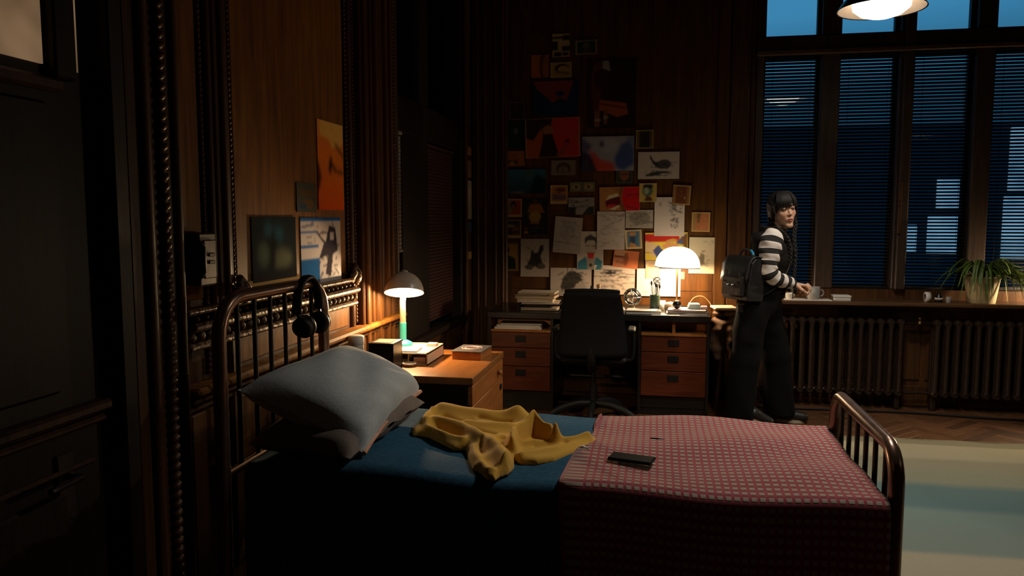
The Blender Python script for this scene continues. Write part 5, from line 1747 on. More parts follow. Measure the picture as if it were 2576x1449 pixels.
back((1608, 461, 1652, 508), 0, 'art_card', 'yellow card with a green and black face', (.48, .32, .07), [('e', .48, .6, .3, .3, (.10, .13, .08)), ('e', .5, .84, .3, .14, PI), ('e', .42, .6, .14, .18, (.30, .34, .22)), ('p', [(.3, .06), (.4, .3), (.65, .3), (.8, .06)], (.10, .04, .02)), ('b', .04, (.50, .36, .12))], 'card')
back((1646, 496, 1722, 594), 0, 'ink_drawing', 'tall white sheet with two small ink figures', (.56, .47, .38), [('s', .48, .62, .9, .9, 24, PI), ('s', .55, .22, .78, .55, 26, (.08, .06, .05)), ('e', .2, .82, .05, .06, (.34, .28, .22)), ('s', .55, .75, .85, .85, 8, PI)], 'drawing')
back((1692, 466, 1737, 515), -4, 'art_card', 'tan framed red brown card overlapping the tall white sheet', (.20, .07, .03), [('r', .2, .08, .75, .92, (.14, .045, .022)), ('s', .3, .2, .7, .7, 10, (.24, .07, .03)), ('b', .05, (.48, .30, .10)), ('r', .0, .05, .18, .95, (.24, .12, .04)), ('r', .82, .05, .95, .95, (.24, .12, .04))], 'card')
back((1270, 500, 1313, 546), 0, 'art_card', 'red portrait card with a cream lower border', (.35, .04, .03), [('r', .1, .2, .45, .9, (.25, .16, .10)), ('e', .5, .6, .18, .28, (.03, .02, .02)), ('e', .5, .5, .14, .18, (.20, .11, .07)), ('b', .07, (.42, .30, .14)), ('r', 0, 0, 1, .15, (.46, .34, .16))], 'card')
back((1316, 500, 1378, 590), 0, 'poster', 'dark poster with an orange robed figure', (.028, .024, .016), [('p', [(.15, .6), (.3, .85), (.7, .85), (.88, .6), (.7, .62), (.65, .3), (.3, .3), (.32, .62)], (.28, .11, .02)), ('e', .48, .5, .24, .14, (.36, .20, .035)), ('e', .5, .93, .10, .06, (.10, .05, .02)), ('r', .0, .6, .2, .66, (.02, .06, .06)), ('e', .12, .06, .1, .035, (.42, .2, .04)), ('e', .12, .16, .08, .04, (.20, .05, .02)), ('s', .1, .05, .9, .3, 14, (.06, .05, .025))])
back((1268, 553, 1311, 599), 0, 'art_card', 'dark scene card with a yellow border below the red portrait card', (.09, .06, .035), [('r', .1, .78, .9, .95, PI), ('r', .1, .2, .5, .5, (.05, .03, .02)), ('r', .5, .4, .9, .6, (.18, .11, .05)), ('b', .06, (.44, .29, .10)), ('r', 0, 0, 1, .16, (.46, .32, .12)), ('r', .15, .62, .6, .7, (.36, .27, .15))], 'card')
back((1740, 534, 1786, 583), -1, 'art_card', 'orange portrait card with a yellow border right of the tall white sheet', (.42, .16, .06), [('e', .6, .5, .24, .4, (.46, .17, .07)), ('p', [(.3, .4), (.28, .95), (.5, .95), (.42, .5)], (.14, .09, .03)), ('s', .35, .2, .8, .7, 10, (.25, .08, .03)), ('r', .04, .04, .22, .96, (.30, .18, .06)), ('b', .04, (.55, .36, .12))], 'card')
back((1394, 546, 1463, 637), -4.5, 'pencil_drawing', 'tilted white sheet with a faint pencil portrait', (.42, .36, .30), [('e', .5, .62, .28, .3, (.36, .31, .26)), ('s', .25, .4, .8, .9, 26, (.22, .19, .16)), ('l', (.04, .30), (.6, .28), .012, (.16, .14, .12)), ('l', (.6, .28), (.95, .24), .014, PG), ('s', .05, .05, .95, .25, 6, (.33, .28, .24))], 'drawing')
back((1502, 532, 1572, 628), 0, 'pencil_drawing', 'white sheet with columns of loose pencil sketches', (.48, .41, .34), [('s', .08, .78, .42, .98, 18, PG), ('s', .55, .66, .95, .98, 24, (.20, .17, .14)), ('s', .05, .05, .95, .65, 34, (.30, .26, .21))], 'drawing')
back((1574, 528, 1643, 574), 0, 'pencil_drawing', 'shaded grey pencil drawing below the shouting mouth print', (.38, .32, .25), [('e', .5, .55, .38, .36, (.26, .21, .16)), ('s', .08, .1, .92, .9, 60, (.12, .10, .08))], 'drawing')
back((1573, 578, 1615, 626), 3, 'art_card', 'cream bordered card with a blue and orange figure', (.20, .18, .14), [('r', .2, .1, .8, .92, (.05, .14, .20)), ('e', .45, .78, .22, .1, (.44, .20, .06)), ('r', .3, .3, .62, .66, (.04, .05, .07)), ('p', [(.2, .08), (.32, .35), (.6, .2), (.8, .08)], (.45, .19, .05)), ('b', .07, (.55, .43, .22))], 'card')
back((1452, 582, 1518, 678), 0, 'art_print', 'portrait print of a man in a blue jacket with a red mouth', (.47, .40, .32), [('p', [(0, 0), (.03, .2), (.33, .34), (.42, .1), (.42, 0)], (.05, .17, .21)), ('p', [(.92, 0), (.97, .22), (.72, .34), (.62, .1), (.62, 0)], (.05, .17, .21)), ('p', [(.40, 0), (.36, .34), (.68, .34), (.64, 0)], (.30, .25, .19)), ('e', .52, .60, .22, .25, (.44, .36, .28)), ('p', [(.28, .66), (.30, .84), (.50, .92), (.72, .84), (.76, .66), (.66, .76), (.40, .76)], (.045, .045, .05)), ('l', (.34, .62), (.48, .62), .016, (.18, .13, .10)), ('l', (.56, .62), (.70, .62), .016, (.18, .13, .10)), ('p', [(.38, .42), (.66, .42), (.62, .30), (.42, .30)], (.50, .03, .03)), ('l', (.38, .44), (.66, .44), .014, (.2, .08, .06)), ('e', .52, .12, .06, .05, PI)])
back((1543, 630, 1606, 674), -6, 'art_print', 'small orange photo print with a face at its left', (.46, .13, .05), [('e', .28, .5, .25, .5, (.36, .14, .07)), ('e', .28, .82, .24, .2, (.42, .22, .12)), ('l', (.06, .60), (.5, .60), .05, (.12, .035, .02)), ('l', (.15, .3), (.4, .28), .03, (.16, .05, .03)), ('e', .5, .5, .10, .4, (.22, .07, .03))])
back((1623, 585, 1730, 654), 1, 'poster', 'bright yellow, red and blue comic print behind the desk lamp', (.70, .52, .06), [('r', 0, .66, .8, .95, (.50, .03, .02)), ('p', [(.02, .70), (.25, .58), (.35, .30), (.2, .1), (0, .35)], (.62, .45, .24)), ('p', [(.18, .35), (.32, .55), (.45, .3), (.42, .05), (.30, .02)], (.07, .09, .20)), ('e', .6, .5, .2, .12, (.60, .28, .10)), ('p', [(.48, .6), (.7, .66), (.78, .72), (.66, .78), (.5, .72)], (.55, .30, .08)), ('p', [(.72, .6), (.86, .85), (.98, .98), (.9, .55)], (.08, .10, .18)), ('p', [(.86, .8), (1, .98), (1, .35), (.9, .5)], (.16, .07, .03)), ('l', (.0, .28), (.2, .26), .015, (.35, .22, .03))])
back((1733, 597, 1808, 688), -.5, 'pencil_drawing', 'cream sheet with a loose sketch at the right of the desk lamp', (.56, .48, .31), [('s', .30, .22, .62, .62, 26, (.16, .13, .08)), ('s', .5, .8, .95, .9, 4, PG), ('s', .2, .45, .9, .5, 4, (.36, .30, .19)), ('e', .45, .42, .08, .14, (.20, .16, .10))], 'drawing')
back((1244, 610, 1305, 682), 0, 'poster', 'yellow poster of a dark shouldered silhouette, lowest at the left', (.36, .20, .045), [('p', [(.08, .04), (.1, .45), (.35, .55), (.45, .62), (.6, .55), (.85, .45), (.9, .04)], (.015, .022, .03)), ('e', .5, .74, .12, .14, (.02, .02, .02)), ('e', .45, .44, .12, .035, (.36, .27, .09)), ('r', 0, .90, 1, .97, (.30, .18, .06)), ('r', 0, 0, 1, .06, (.34, .22, .08)), ('b', .05, (.17, .09, .035))])
back((1310, 601, 1381, 696), 0, 'ink_drawing', 'white sheet with a black blotted ink shape at the left', (.42, .35, .28), [('p', [(.22, .3), (.34, .5), (.38, .72), (.5, .62), (.62, .66), (.68, .82), (.80, .85), (.80, .7), (.70, .56), (.78, .36), (.86, .24), (.66, .2), (.5, .28), (.36, .18), (.2, .2)], (.04, .035, .03)), ('e', .3, .26, .16, .06, (.10, .085, .07)), ('e', .74, .28, .14, .08, (.10, .085, .07)), ('s', .2, .2, .85, .8, 12, PI)], 'drawing')
back((1385, 674, 1488, 745), 0, 'ink_drawing', 'wide white sheet with a dark bushy ink head above the chair', (.48, .40, .33), [('p', [(.24, .30), (.30, .64), (.42, .86), (.58, .90), (.72, .78), (.78, .56), (.64, .44), (.54, .26), (.36, .20)], (.07, .06, .05)), ('s', .26, .2, .76, .86, 50, (.03, .027, .025)), ('e', .74, .34, .14, .12, (.36, .30, .25))], 'drawing')
back((1494, 668, 1597, 740), -1, 'ink_drawing', 'wide white sheet with dark brush strokes behind the chair top', (.52, .43, .34), [('s', .15, .60, .8, .85, 30, PI), ('s', .2, .1, .75, .65, 36, (.14, .12, .10)), ('e', .4, .74, .14, .05, PI)], 'drawing')
back((1602, 676, 1712, 745), 0, 'ink_drawing', 'white double sheet with faint sketches lit by the desk lamp', (.60, .55, .50), [('s', .12, .1, .4, .5, 14, (.22, .20, .19)), ('l', (.68, .12), (.76, .34), .02, (.34, .31, .29)), ('l', (.76, .34), (.86, .22), .02, (.40, .37, .34)), ('e', .74, .68, .04, .12, (.46, .42, .39)), ('r', .965, 0, .975, 1, (.36, .32, .29))], 'drawing')
back((1624, 655, 1658, 700), 1, 'art_card', 'small pink and tan card above the brush jar', (.48, .33, .19), [('r', .15, .05, .9, .6, (.58, .38, .30)), ('e', .5, .75, .3, .15, (.34, .22, .12))], 'card')
back((1709, 684, 1722, 702), 0, 'sticky_note', 'tiny yellow note below the desk lamp dome', (.62, .44, .16), [('s', .1, .2, .9, .8, 3, (.4, .28, .1))], 'note')

G2 = 'prints pinned to the left wall by the bed'
def left(name, label, y0, z0, y1, z1, rot, base, shapes, cat='poster'):
    sheet_on_wall(name, label, cat, 'left', y0, z0, y1, z1, rot, base, shapes, G2, .0012)
left('poster', 'tall orange poster with a black falling figure near the pilaster', 3.345, 1.487, 3.640, 1.905, 0, (.80, .18, .02), [('g', 0, 1, (.75, .11, .012), (.85, .33, .04)), ('e', .6, .92, .5, .2, (.9, .55, .14)), ('e', .25, .68, .3, .14, (.85, .22, .03)), ('p', [(.48, .62), (.42, .52), (.40, .44), (.50, .40), (.52, .48), (.74, .50), (.56, .54), (.54, .62)], (.03, .015, .012)), ('l', (.70, .76), (.98, .64), .025, (.14, .05, .015)), ('l', (.6, .46), (.98, .44), .02, (.06, .05, .02)), ('p', [(.0, .55), (.06, .5), (.14, .36), (.06, .25), (0, .2)], (.10, .03, .01)), ('z', 10), ('n', .04, (.4, .08, .01)), ('z', 2)])
left('poster', 'dark poster of a glowing blue and cream forest with a black tree', 2.735, 1.195, 3.105, 1.453, 0, (.010, .018, .024), [('e', .65, .32, .24, .16, (.20, .22, .13)), ('e', .24, .42, .12, .18, (.10, .15, .11)), ('e', .58, .72, .12, .14, (.02, .10, .15)), ('e', .36, .80, .10, .10, (.03, .12, .18)), ('p', [(.34, .0), (.38, .45), (.30, .7), (.42, .62), (.46, .88), (.52, .6), (.60, .7), (.50, .45), (.48, 0)], (.006, .008, .010)), ('s', .5, .2, .9, .5, 14, (.02, .03, .025)), ('s', .1, .3, .4, .6, 8, (.02, .03, .03)), ('z', 30), ('p', [(.36, .0), (.40, .45), (.32, .7), (.42, .60), (.45, .86), (.50, .6), (.58, .68), (.49, .45), (.47, 0)], (.006, .008, .010)), ('n', .08, (.02, .05, .06)), ('r', 0, 0, 1, .16, (.008, .010, .016)), ('z', 8)])
left('poster', 'white and blue poster with a black scribbled figure', 3.155, 1.095, 3.590, 1.450, 0, (.64, .61, .62), [('r', 0, .955, 1, 1, (.015, .13, .46)), ('r', 0, .80, .42, .835, (.015, .13, .46)), ('r', 0, .62, .42, .65, (.015, .13, .46)), ('r', 0, .0, .44, .47, (.01, .13, .42)), ('p', [(.30, .86), (.34, .84), (.60, .68), (.70, .90), (.86, .86), (.92, .55), (.78, .5), (.72, .2), (.58, .25), (.66, .5), (.42, .46), (.55, .66)], (.035, .032, .05)), ('s', .42, .2, .9, .85, 34, (.04, .035, .05)), ('r', .72, .70, .82, .80, (.55, .54, .55)), ('r', .46, .06, .75, .12, (.05, .10, .30)), ('r', .50, .025, .95, .035, (.03, .12, .36)), ('s', .06, .86, .40, .94, 5, (.12, .14, .3)), ('s', .06, .68, .36, .76, 5, (.2, .2, .28))])
left('art_card', 'small multicoloured card left of the tall orange poster', 3.125, 1.475, 3.315, 1.605, 0, (.10, .10, .075), [('r', .1, .55, .9, .75, (.16, .10, .03)), ('e', .6, .3, .3, .15, (.20, .11, .03)), ('r', .1, .1, .5, .3, (.05, .08, .14)), ('n', .25, (.05, .08, .12))], 'card')
left('backing_board', 'pale wooden backing board under the forest poster', 2.70, 1.165, 3.13, 1.205, 0, (.36, .24, .09), [], 'board')
G3 = 'cards on the corner post'
for i, (lab, z0, z1, base) in enumerate((('orange card high on the corner post', 1.96, 2.03, (.35, .16, .04)), ('brown card on the corner post below the orange one', 1.78, 1.92, (.20, .11, .05)),
                                        ('pale tall sheet on the corner post', 1.44, 1.755, (.36, .29, .21)), ('blue card on the corner post below the pale sheet', 1.33, 1.41, (.05, .09, .12)), ('small tan card low on the corner post', 1.11, 1.17, (.30, .18, .07)))):
    sheet_on_wall('art_card', lab, 'card', 'post', 6.105, z0, 6.285, z1, 0, base, [('s', .1, .1, .9, .9, 6, [c * .5 for c in base])], G3, .002)

# ================================================================== THE PERSON
HA = math.radians(-71)
HF = Vector((math.cos(HA), math.sin(HA), 0)); HR = Vector((HF.y, -HF.x, 0)); HU = Vector((0, 0, 1))
tilt = Matrix.Rotation(math.radians(8), 3, HF)       # slight sideways tilt
pitchm = Matrix.Rotation(math.radians(3), 3, HR)
HC = Vector((.848, 5.47, 1.497)); HS = 1.03
HM = tilt @ pitchm
def hp_(a, b_, c): return tuple(HC + HM @ ((HR * a + HF * b_ + HU * c) * HS))
HRM = np.array(HM @ Matrix((HR, HF, HU)).transposed())      # columns: right, forward, up

person = thing('person', 'person in striped sleeves, black vest and trousers walking past the windows', 'person', (.72, 5.5, 0))

fx = [(.72, .98, .0034), (.88, 1.10, .0042)]
fy = [(5.33, 5.60, .0040)]
fz = [(.87, 1.03, .0042), (1.36, 1.64, .0034)]
S = SDF(axis_pts(.42, 1.12, .012, fx), axis_pts(5.24, 5.74, .012, fy), axis_pts(0.0, 1.66, .012, fz))
# --- limbs and trunk under the clothes
S.chain([(.72, 5.50, .87), (.755, 5.50, 1.02), (.79, 5.50, 1.20), (.79, 5.50, 1.30)], [.105, .095, .115, .09], k=.03)
S.cap((.765, 5.385, 1.31), (.80, 5.615, 1.31), .052, .052, k=.04)
S.chain([(.67, 5.43, .85), (.625, 5.41, .48), (.60, 5.41, .10)], [.085, .055, .04], k=.03)
S.chain([(.75, 5.57, .85), (.84, 5.59, .48), (.86, 5.60, .09)], [.085, .055, .04], k=.03)
S.chain([(.60, 5.41, .10), (.72, 5.41, .05)], [.035, .03], k=.02)
S.chain([(.86, 5.60, .08), (.98, 5.60, .035)], [.035, .03], k=.02)
ELB, WRI = (.752, 5.335, 1.075), (.918, 5.42, 1.006)
S.chain([(.765, 5.365, 1.30), ELB, WRI], [.045, .038, .024], k=.02)
S.chain([(.82, 5.63, 1.30), (.84, 5.66, 1.08), (.985, 5.56, .945)], [.045, .038, .024], k=.02)
# --- neck and head
S.cap((.795, 5.495, 1.30), hp_(0, -.022, -.075), .054, .050, k=.03)
S.ell(hp_(0, -.016, .036), (.072 * HS, .092 * HS, .083 * HS), HRM, k=.01)
S.ell(hp_(0, .028, -.028), (.053 * HS, .058 * HS, .075 * HS), HRM, k=.02)
for s in (-1, 1):
    S.cap(hp_(s * .044, -.006, -.040), hp_(s * .010, .058, -.097), .010, .009, k=.028)
    S.ell(hp_(s * .035, .056, -.020), (.022, .021, .022), None, k=.02)
    S.ell(hp_(s * .073, -.012, -.012), (.008, .019, .030), HRM, k=.006)
S.cap(hp_(-.006, .066, -.101), hp_(.006, .066, -.101), .0135, .0135, k=.02)
S.cap(hp_(-.034, .068, .026), hp_(.034, .068, .026), .014, .014, k=.02)
for s in (-1, 1):
    S.ell(hp_(s * .032, .093, .004), (.017, .013, .011), HRM, k=.010, sub=True)
    S.ell(hp_(s * .031, .0735, .004), (.0125, .0125, .0125), None, k=.003)
    S.cap(hp_(s * .017, .083, .013), hp_(s * .044, .074, .012), .0045, .0035, k=.004)
S.chain([hp_(0, .083, .014), hp_(0, .092, -.012), hp_(0, .098, -.026)], [.0050, .0060, .0080], k=.010)
for s in (-1, 1):
    S.ell(hp_(s * .0095, .089, -.029), (.0068, .008, .0058), HRM, k=.006)
S.ell(hp_(0, .073, -.062), (.024, .015, .020), HRM, k=.012)
S.chain([hp_(-.021, .084, -.062), hp_(-.006, .0895, -.0575), hp_(.006, .0895, -.0575), hp_(.021, .084, -.062)], [.0022, .0042, .0042, .0022], k=.004)
S.chain([hp_(-.018, .084, -.067), hp_(0, .0885, -.0705), hp_(.018, .083, -.067)], [.0022, .0050, .0022], k=.004)
S.cap(hp_(-.014, .0955, -.0640), hp_(.014, .0955, -.0640), .0026, .0026, k=.002, sub=True)
# --- near hand: palm, four curled fingers, thumb
def hand(W0, d, n_, side, size=1.0):
    """W0 wrist, d pointing along the metacarpals, n_ palm normal (fingers curl towards it)"""
    W0 = Vector(W0); d = Vector(d).normalized(); n_ = Vector(n_); n_ = (n_ - d * n_.dot(d)).normalized(); s = d.cross(n_) * side
    k_ = size
    for q in range(4):
        o_ = (-.027 + .018 * q) * k_
        S.cap(W0 + d * .010 * k_ + s * o_ * .6, W0 + d * (.078 - .003 * abs(q - 1.2)) * k_ + s * o_, .012 * k_, .0095 * k_, k=.008)
    Ls = [.036, .041, .038, .030]
    for q in range(4):
        o_ = (-.027 + .018 * q) * k_
        p = W0 + d * (.078 - .003 * abs(q - 1.2)) * k_ + s * o_
        ang = math.radians(38 + 8 * q)
        dirv = d
        for seg, (ll, rr) in enumerate(((1.0, .0088), (.68, .0082), (.52, .0074))):
            dirv = (d * math.cos(ang) + n_ * math.sin(ang)).normalized()
            p2 = p + dirv * Ls[q] * ll * k_
            S.cap(p, p2, rr * k_, rr * .93 * k_, k=.0025)
            p = p2
            ang += math.radians(52 - 4 * q)
    b0 = W0 + d * .022 * k_ - s * .022 * k_ + n_ * .010 * k_
    b1 = b0 + (d * .7 - s * .45 + n_ * .55).normalized() * .040 * k_
    b2 = b1 + (d * .85 + s * .25 + n_ * .45).normalized() * .030 * k_
    b3 = b2 + (d * .75 + s * .55 + n_ * .2).normalized() * .022 * k_
    S.chain([b0, b1, b2, b3], [.014 * k_, .011 * k_, .0095 * k_, .0078 * k_], k=.004)
hand((.925, 5.425, 1.004), (.92, .22, -.12), (.10, .05, -1.0), 1, 1.0)
hand((.985, 5.555, .945), (.55, -.80, -.12), (-.25, .0, 1.0), -1, .95)
V, F = S.mesh()
# skin, lips, eyes and brows by position in the head's own frame
L = (V - np.array(HC)) @ np.array(HM @ Matrix((HR, HF, HU)).transposed()) / HS
C = np.ones((len(V), 3)) * np.array((.60, .355, .235))
la, lb, lc = L[:, 0], L[:, 1], L[:, 2]
front = (lb > .04) & (np.abs(la) < .08) & (np.abs(lc) < .13)
ch_ = front & (np.hypot(np.abs(la) - .040, lc + .032) < .024)
C[ch_] = (.54, .29, .19)
lip = front & (np.abs(la) < .0190) & (lc > -.0785 + .25 * np.abs(la)) & (lc < -.0515 - .25 * np.abs(la)) & (lb > .078)
C[lip] = (.40, .13, .10)
C[lip & (np.abs(lc + .0642) < .0022)] = (.10, .025, .02)
for s in (-1, 1):
    e_ = front & (((la - s * .031) / .0125) ** 2 + ((lc - .003) / .0052) ** 2 < 1)
    C[e_] = (.26, .22, .195)
    gz = -.0025
    ir = e_ & (np.hypot(la - s * .031 + gz, lc - .0035) < .0066)
    C[ir] = (.035, .018, .010)
    lid = front & (((la - s * .031) / .0165) ** 2 + ((lc - .0045) / .0085) ** 2 < 1) & ~e_ & (lc > .004)
    C[lid] = (.05, .028, .02)
    br = front & (np.abs(la - s * .033) < .019) & (np.abs(lc - .026 - .05 * np.abs(la - s * .02)) < .0042)
    C[br] = (.03, .018, .012)
ns_ = front & (np.hypot(np.abs(la) - .0075, (lc + .0365)) < .0035) & (lb > .085)
C[ns_] = (.10, .04, .03)
body = soft('body', V, F, 'skin', person, colors=C, smooth_it=0)

# --- trousers
S = SDF(axis_pts(.40, 1.10, .011), axis_pts(5.22, 5.80, .011), axis_pts(.02, 1.0, .011))
S.ell((.715, 5.50, .87), (.135, .155, .13), k=.03)
S.cap((.72, 5.50, .90), (.735, 5.50, .97), .125, .12, k=.03)
S.chain([(.665, 5.43, .84), (.625, 5.41, .48), (.595, 5.41, .085)], [.112, .094, .100], k=.03)
S.chain([(.76, 5.57, .84), (.855, 5.59, .48), (.885, 5.60, .075)], [.112, .096, .105], k=.03)
S.noise(.006, lambda X, Y, Z: np.sin(30 * X + 24 * Y + 4 * np.sin(5 * Z)) * np.sin(7 * Z + 9 * X + 1) + .6 * np.sin(26 * Z + 22 * X) * (Z > .6))
S.clip_below(.05)
V, F = S.mesh(); soft('trousers', V, F, 'trouser_cloth', person, smooth_it=1)

# --- vest with a raised collar and a hood roll at the back
S = SDF(axis_pts(.58, 1.0, .008), axis_pts(5.28, 5.72, .008), axis_pts(.86, 1.44, .008))
S.ell((.80, 5.50, 1.20), (.128, .165, .19), k=.02)
S.ell((.775, 5.50, 1.03), (.125, .150, .15), k=.04)
S.cap((.755, 5.50, .93), (.765, 5.50, 1.0), .125, .125, k=.03)
S.ell((.705, 5.49, 1.30), (.062, .125, .058), Ry(28), k=.03)
S.cap((.775, 5.415, 1.335), (.805, 5.60, 1.335), .048, .048, k=.03)
ring = [(.79 + .062 * math.cos(a), 5.492 + .070 * math.sin(a), 1.365 + .012 * math.cos(a + math.pi)) for a in np.linspace(0, 2 * math.pi, 13)]
S.chain(ring, [.024] * 13, k=.014)
S.cap((.80, 5.49, 1.32), (.81, 5.49, 1.44), .040, .044, k=.01, sub=True)
S.ell((.760, 5.33, 1.27), (.062, .06, .075), k=.012, sub=True)
S.noise(.0035, lambda X, Y, Z: np.sin(60 * Z + 12 * X + 3 * np.sin(18 * X)) * np.sin(16 * X + 20 * Y) + .5 * np.sin(38 * X + 30 * Z))
S.clip_below(.895)
V, F = S.mesh(); vest = soft('vest', V, F, 'vest_cloth', person, smooth_it=1)
q = MB(); q.tube([(.925, 5.44, .90), (.932, 5.44, 1.05), (.925, 5.44, 1.22), (.885, 5.445, 1.345)], .004, 6); q.build('zip', 'chrome', vest)
q = MB(); q.ball((.845, 5.375, 1.285), (.006, .004, .006), 8, 6); q.build('snap_button', 'chrome', vest)

# --- striped jumper sleeves: each ring band takes white or black
def sleeve(path, radii, cuff, name, phase=0.0):
    C = spline(path, 22)
    rr = np.interp(np.linspace(0, 1, len(C)), np.linspace(0, 1, len(radii)), radii)
    seg = 26
    s = 0; S_ = [0]
    for i in range(1, len(C)):
        s += (C[i] - C[i - 1]).length; S_.append(s)
    vs, fs, mi = [], [], []
    prev = None
    for i, p in enumerate(C):
        t_ = (C[min(i + 1, len(C) - 1)] - C[max(i - 1, 0)]).normalized()
        if prev is None: u = t_.cross(Vector((0, 1, 0))).normalized()
        else: u = (prev - t_ * prev.dot(t_)).normalized()
        prev = u; w = t_.cross(u)
        for k in range(seg):
            a = 2 * math.pi * k / seg
            f = 1 + .06 * math.sin(3 * a + 40 * S_[i]) * math.sin(55 * S_[i] + 2 * a) + .05 * math.sin(2 * a + 95 * S_[i])
            vs.append(p + (u * math.cos(a) + w * math.sin(a)) * rr[i] * f)
    per = .072
    for i in range(len(C) - 1):
        sm = (S_[i] + S_[i + 1]) / 2
        white = ((sm + phase) % per) < per * .57 and sm < S_[-1] - cuff
        for k in range(seg):
            fs.append((i * seg + k, i * seg + (k + 1) % seg, (i + 1) * seg + (k + 1) % seg, (i + 1) * seg + k)); mi.append(0 if white else 1)
    q = MB(); q.add(vs, fs, 0, True); q.mi = mi
    q.add(vs[:seg], [tuple(range(seg))[::-1]], 1); q.add(vs[-seg:], [tuple(range(seg))], 1)
    return q.build(name, ['knit_white', 'knit_black'], person, fixn=True)
sleeve([(.785, 5.42, 1.350), (.770, 5.375, 1.315), (.758, 5.352, 1.255), (.752, 5.338, 1.17), (.752, 5.333, 1.095), (.795, 5.350, 1.045), (.862, 5.388, 1.022), (.924, 5.423, 1.006)],
       [.040, .068, .076, .068, .058, .056, .050, .044, .033], .016, 'sleeve', .040)
sleeve([(.82, 5.60, 1.32), (.835, 5.64, 1.22), (.845, 5.66, 1.09), (.90, 5.625, 1.0), (.983, 5.56, .948)], [.05, .066, .06, .05, .034], .02, 'sleeve')

# --- shoes
for nm, h, t_ in (('shoe', Vector((.605, 5.405, .115)), Vector((.79, 5.41, .035))), ('shoe', Vector((.86, 5.60, .035)), Vector((1.05, 5.60, .030)))):
    S = SDF(axis_pts(.52, 1.14, .007), axis_pts(min(h.y, t_.y) - .07, max(h.y, t_.y) + .07, .007), axis_pts(0, .26, .006))
    d = (t_ - h)
    up = Vector((0, 0, 1))
    S.chain([h + up * .02, h + d * .45 + up * .022, t_ + up * .012], [.040, .042, .036], k=.02)
    S.cap(h + d * .12 + up * .04, h + d * .05 + up * .10, .042, .042, k=.02)
    V, F = S.mesh()
    keep = soft(nm, V, F, 'leather_black', person)
    q = MB()
    wv = Vector((0, 1, 0)); nn = d.cross(wv).normalized(); nn = nn if nn.z > 0 else -nn
    out = []
    for k in range(28):
        a = 2 * math.pi * k / 28
        e = h + d * .48 + d * (.60 * math.cos(a)) + wv * (.042 * math.sin(a))
        out.append(e)
    lo = [p - nn * .028 for p in out]; hi = [p - nn * .006 for p in out]
    n0 = 28
    q.add(lo + hi, [tuple(range(n0))[::-1], tuple(range(n0, 2 * n0))] + [(k, (k + 1) % n0, n0 + (k + 1) % n0, n0 + k) for k in range(n0)])
    q.build('sole', 'sole_cream', keep)

# --- hair: cap, fringe and two plaits
S = SDF(axis_pts(.70, 1.0, .0042), axis_pts(5.32, 5.62, .0042), axis_pts(1.34, 1.66, .0042))
S.ell(hp_(0, -.020, .044), (.084 * HS, .102 * HS, .090 * HS), HRM, k=.01)
S.ell(hp_(0, -.055, -.02), (.072 * HS, .062 * HS, .085 * HS), HRM, k=.03)
for s in (-1, 1):
    S.cap(hp_(s * .072, .018, .05), hp_(s * .076, -.008, -.03), .017, .012, k=.015)
    S.cap(hp_(s * .060, .055, .07), hp_(s * .074, .035, .005), .014, .008, k=.012)
S.ell(hp_(0, .088, -.055), (.062 * HS, .075 * HS, .088 * HS), HRM, k=.012, sub=True)
S.noise(.0022, lambda X, Y, Z: np.sin(150 * X + 90 * Y + 8 * np.sin(18 * Z)) + .6 * np.sin(210 * Y - 80 * X + 20 * Z))
V, F = S.mesh(); hair = soft('hair', V, F, 'hair_black', person, smooth_it=0)
rh = random.Random(11)
q = MB()
for i in range(38):
    a = -.064 + .128 * i / 37 + rh.uniform(-.0025, .0025)
    if -.034 < a < -.024 or .047 < a < .052: continue
    ln = rh.uniform(-.008, .020) - (.030 if abs(a) > .050 else 0)
    if rh.random() < .10: ln += .022
    b1 = math.sqrt(max(.0, 1 - (a / .088) ** 2))
    tw = rh.uniform(-.010, .006)
    q.tube(spline([hp_(a * .55, .045 * b1, .126), hp_(a * .85, .078 * b1, .100), hp_(a, .094 * b1 + .004, .064), hp_(a + tw * .5, .096 * b1 + .003, .036), hp_(a + tw, .092 * b1 + .004, .016 + ln)], 4),
           [.0055, .0055, .0055, .0055, .0052, .0052, .005, .005, .0047, .0045, .0042, .0038, .0034, .0030, .0025, .0020, .0012], 5, flat=.6)
for s in (-1, 1):
    for i in range(7):
        o_ = rh.uniform(-.006, .006)
        q.tube(spline([hp_(s * .060, .055 + o_, .09), hp_(s * .076, .045 + o_, .04), hp_(s * .074, .040 + o_, -.005), hp_(s * (.070 + o_), .042 + o_, -.045 - rh.uniform(0, .03))], 4), [.005] * 6 + [.004] * 4 + [.003, .002, .001], 5, flat=.7)
q.build('fringe', 'hair_black', hair)
def plait(pts, r, nm='plait'):
    C = spline(pts, 14)
    q = MB()
    for ph in (0, 2 * math.pi / 3, 4 * math.pi / 3):
        P = []
        for i, p in enumerate(C):
            t_ = (C[min(i + 1, len(C) - 1)] - C[max(i - 1, 0)]).normalized()
            u = t_.cross(Vector((.3, .9, .1))).normalized(); w = t_.cross(u)
            a = i * .52 + ph
            f = 1 - .35 * i / len(C)
            P.append(p + u * math.sin(a) * r * .75 * f + w * math.sin(2 * a) * r * .35 * f)
        q.tube(P, [r * .62 * (1 - .4 * i / len(C)) for i in range(len(C))], 7)
    q.build(nm, 'hair_black', hair)
plait([hp_(.070, -.040, -.035), hp_(.072, -.030, -.085), (.805, 5.385, 1.372), (.852, 5.365, 1.335), (.885, 5.372, 1.25), (.893, 5.375, 1.15)], .0155)
plait([hp_(-.072, -.030, -.03), hp_(-.075, .0, -.09), (.925, 5.475, 1.33), (.932, 5.450, 1.22), (.930, 5.440, 1.10), (.925, 5.435, 1.01)], .0145)

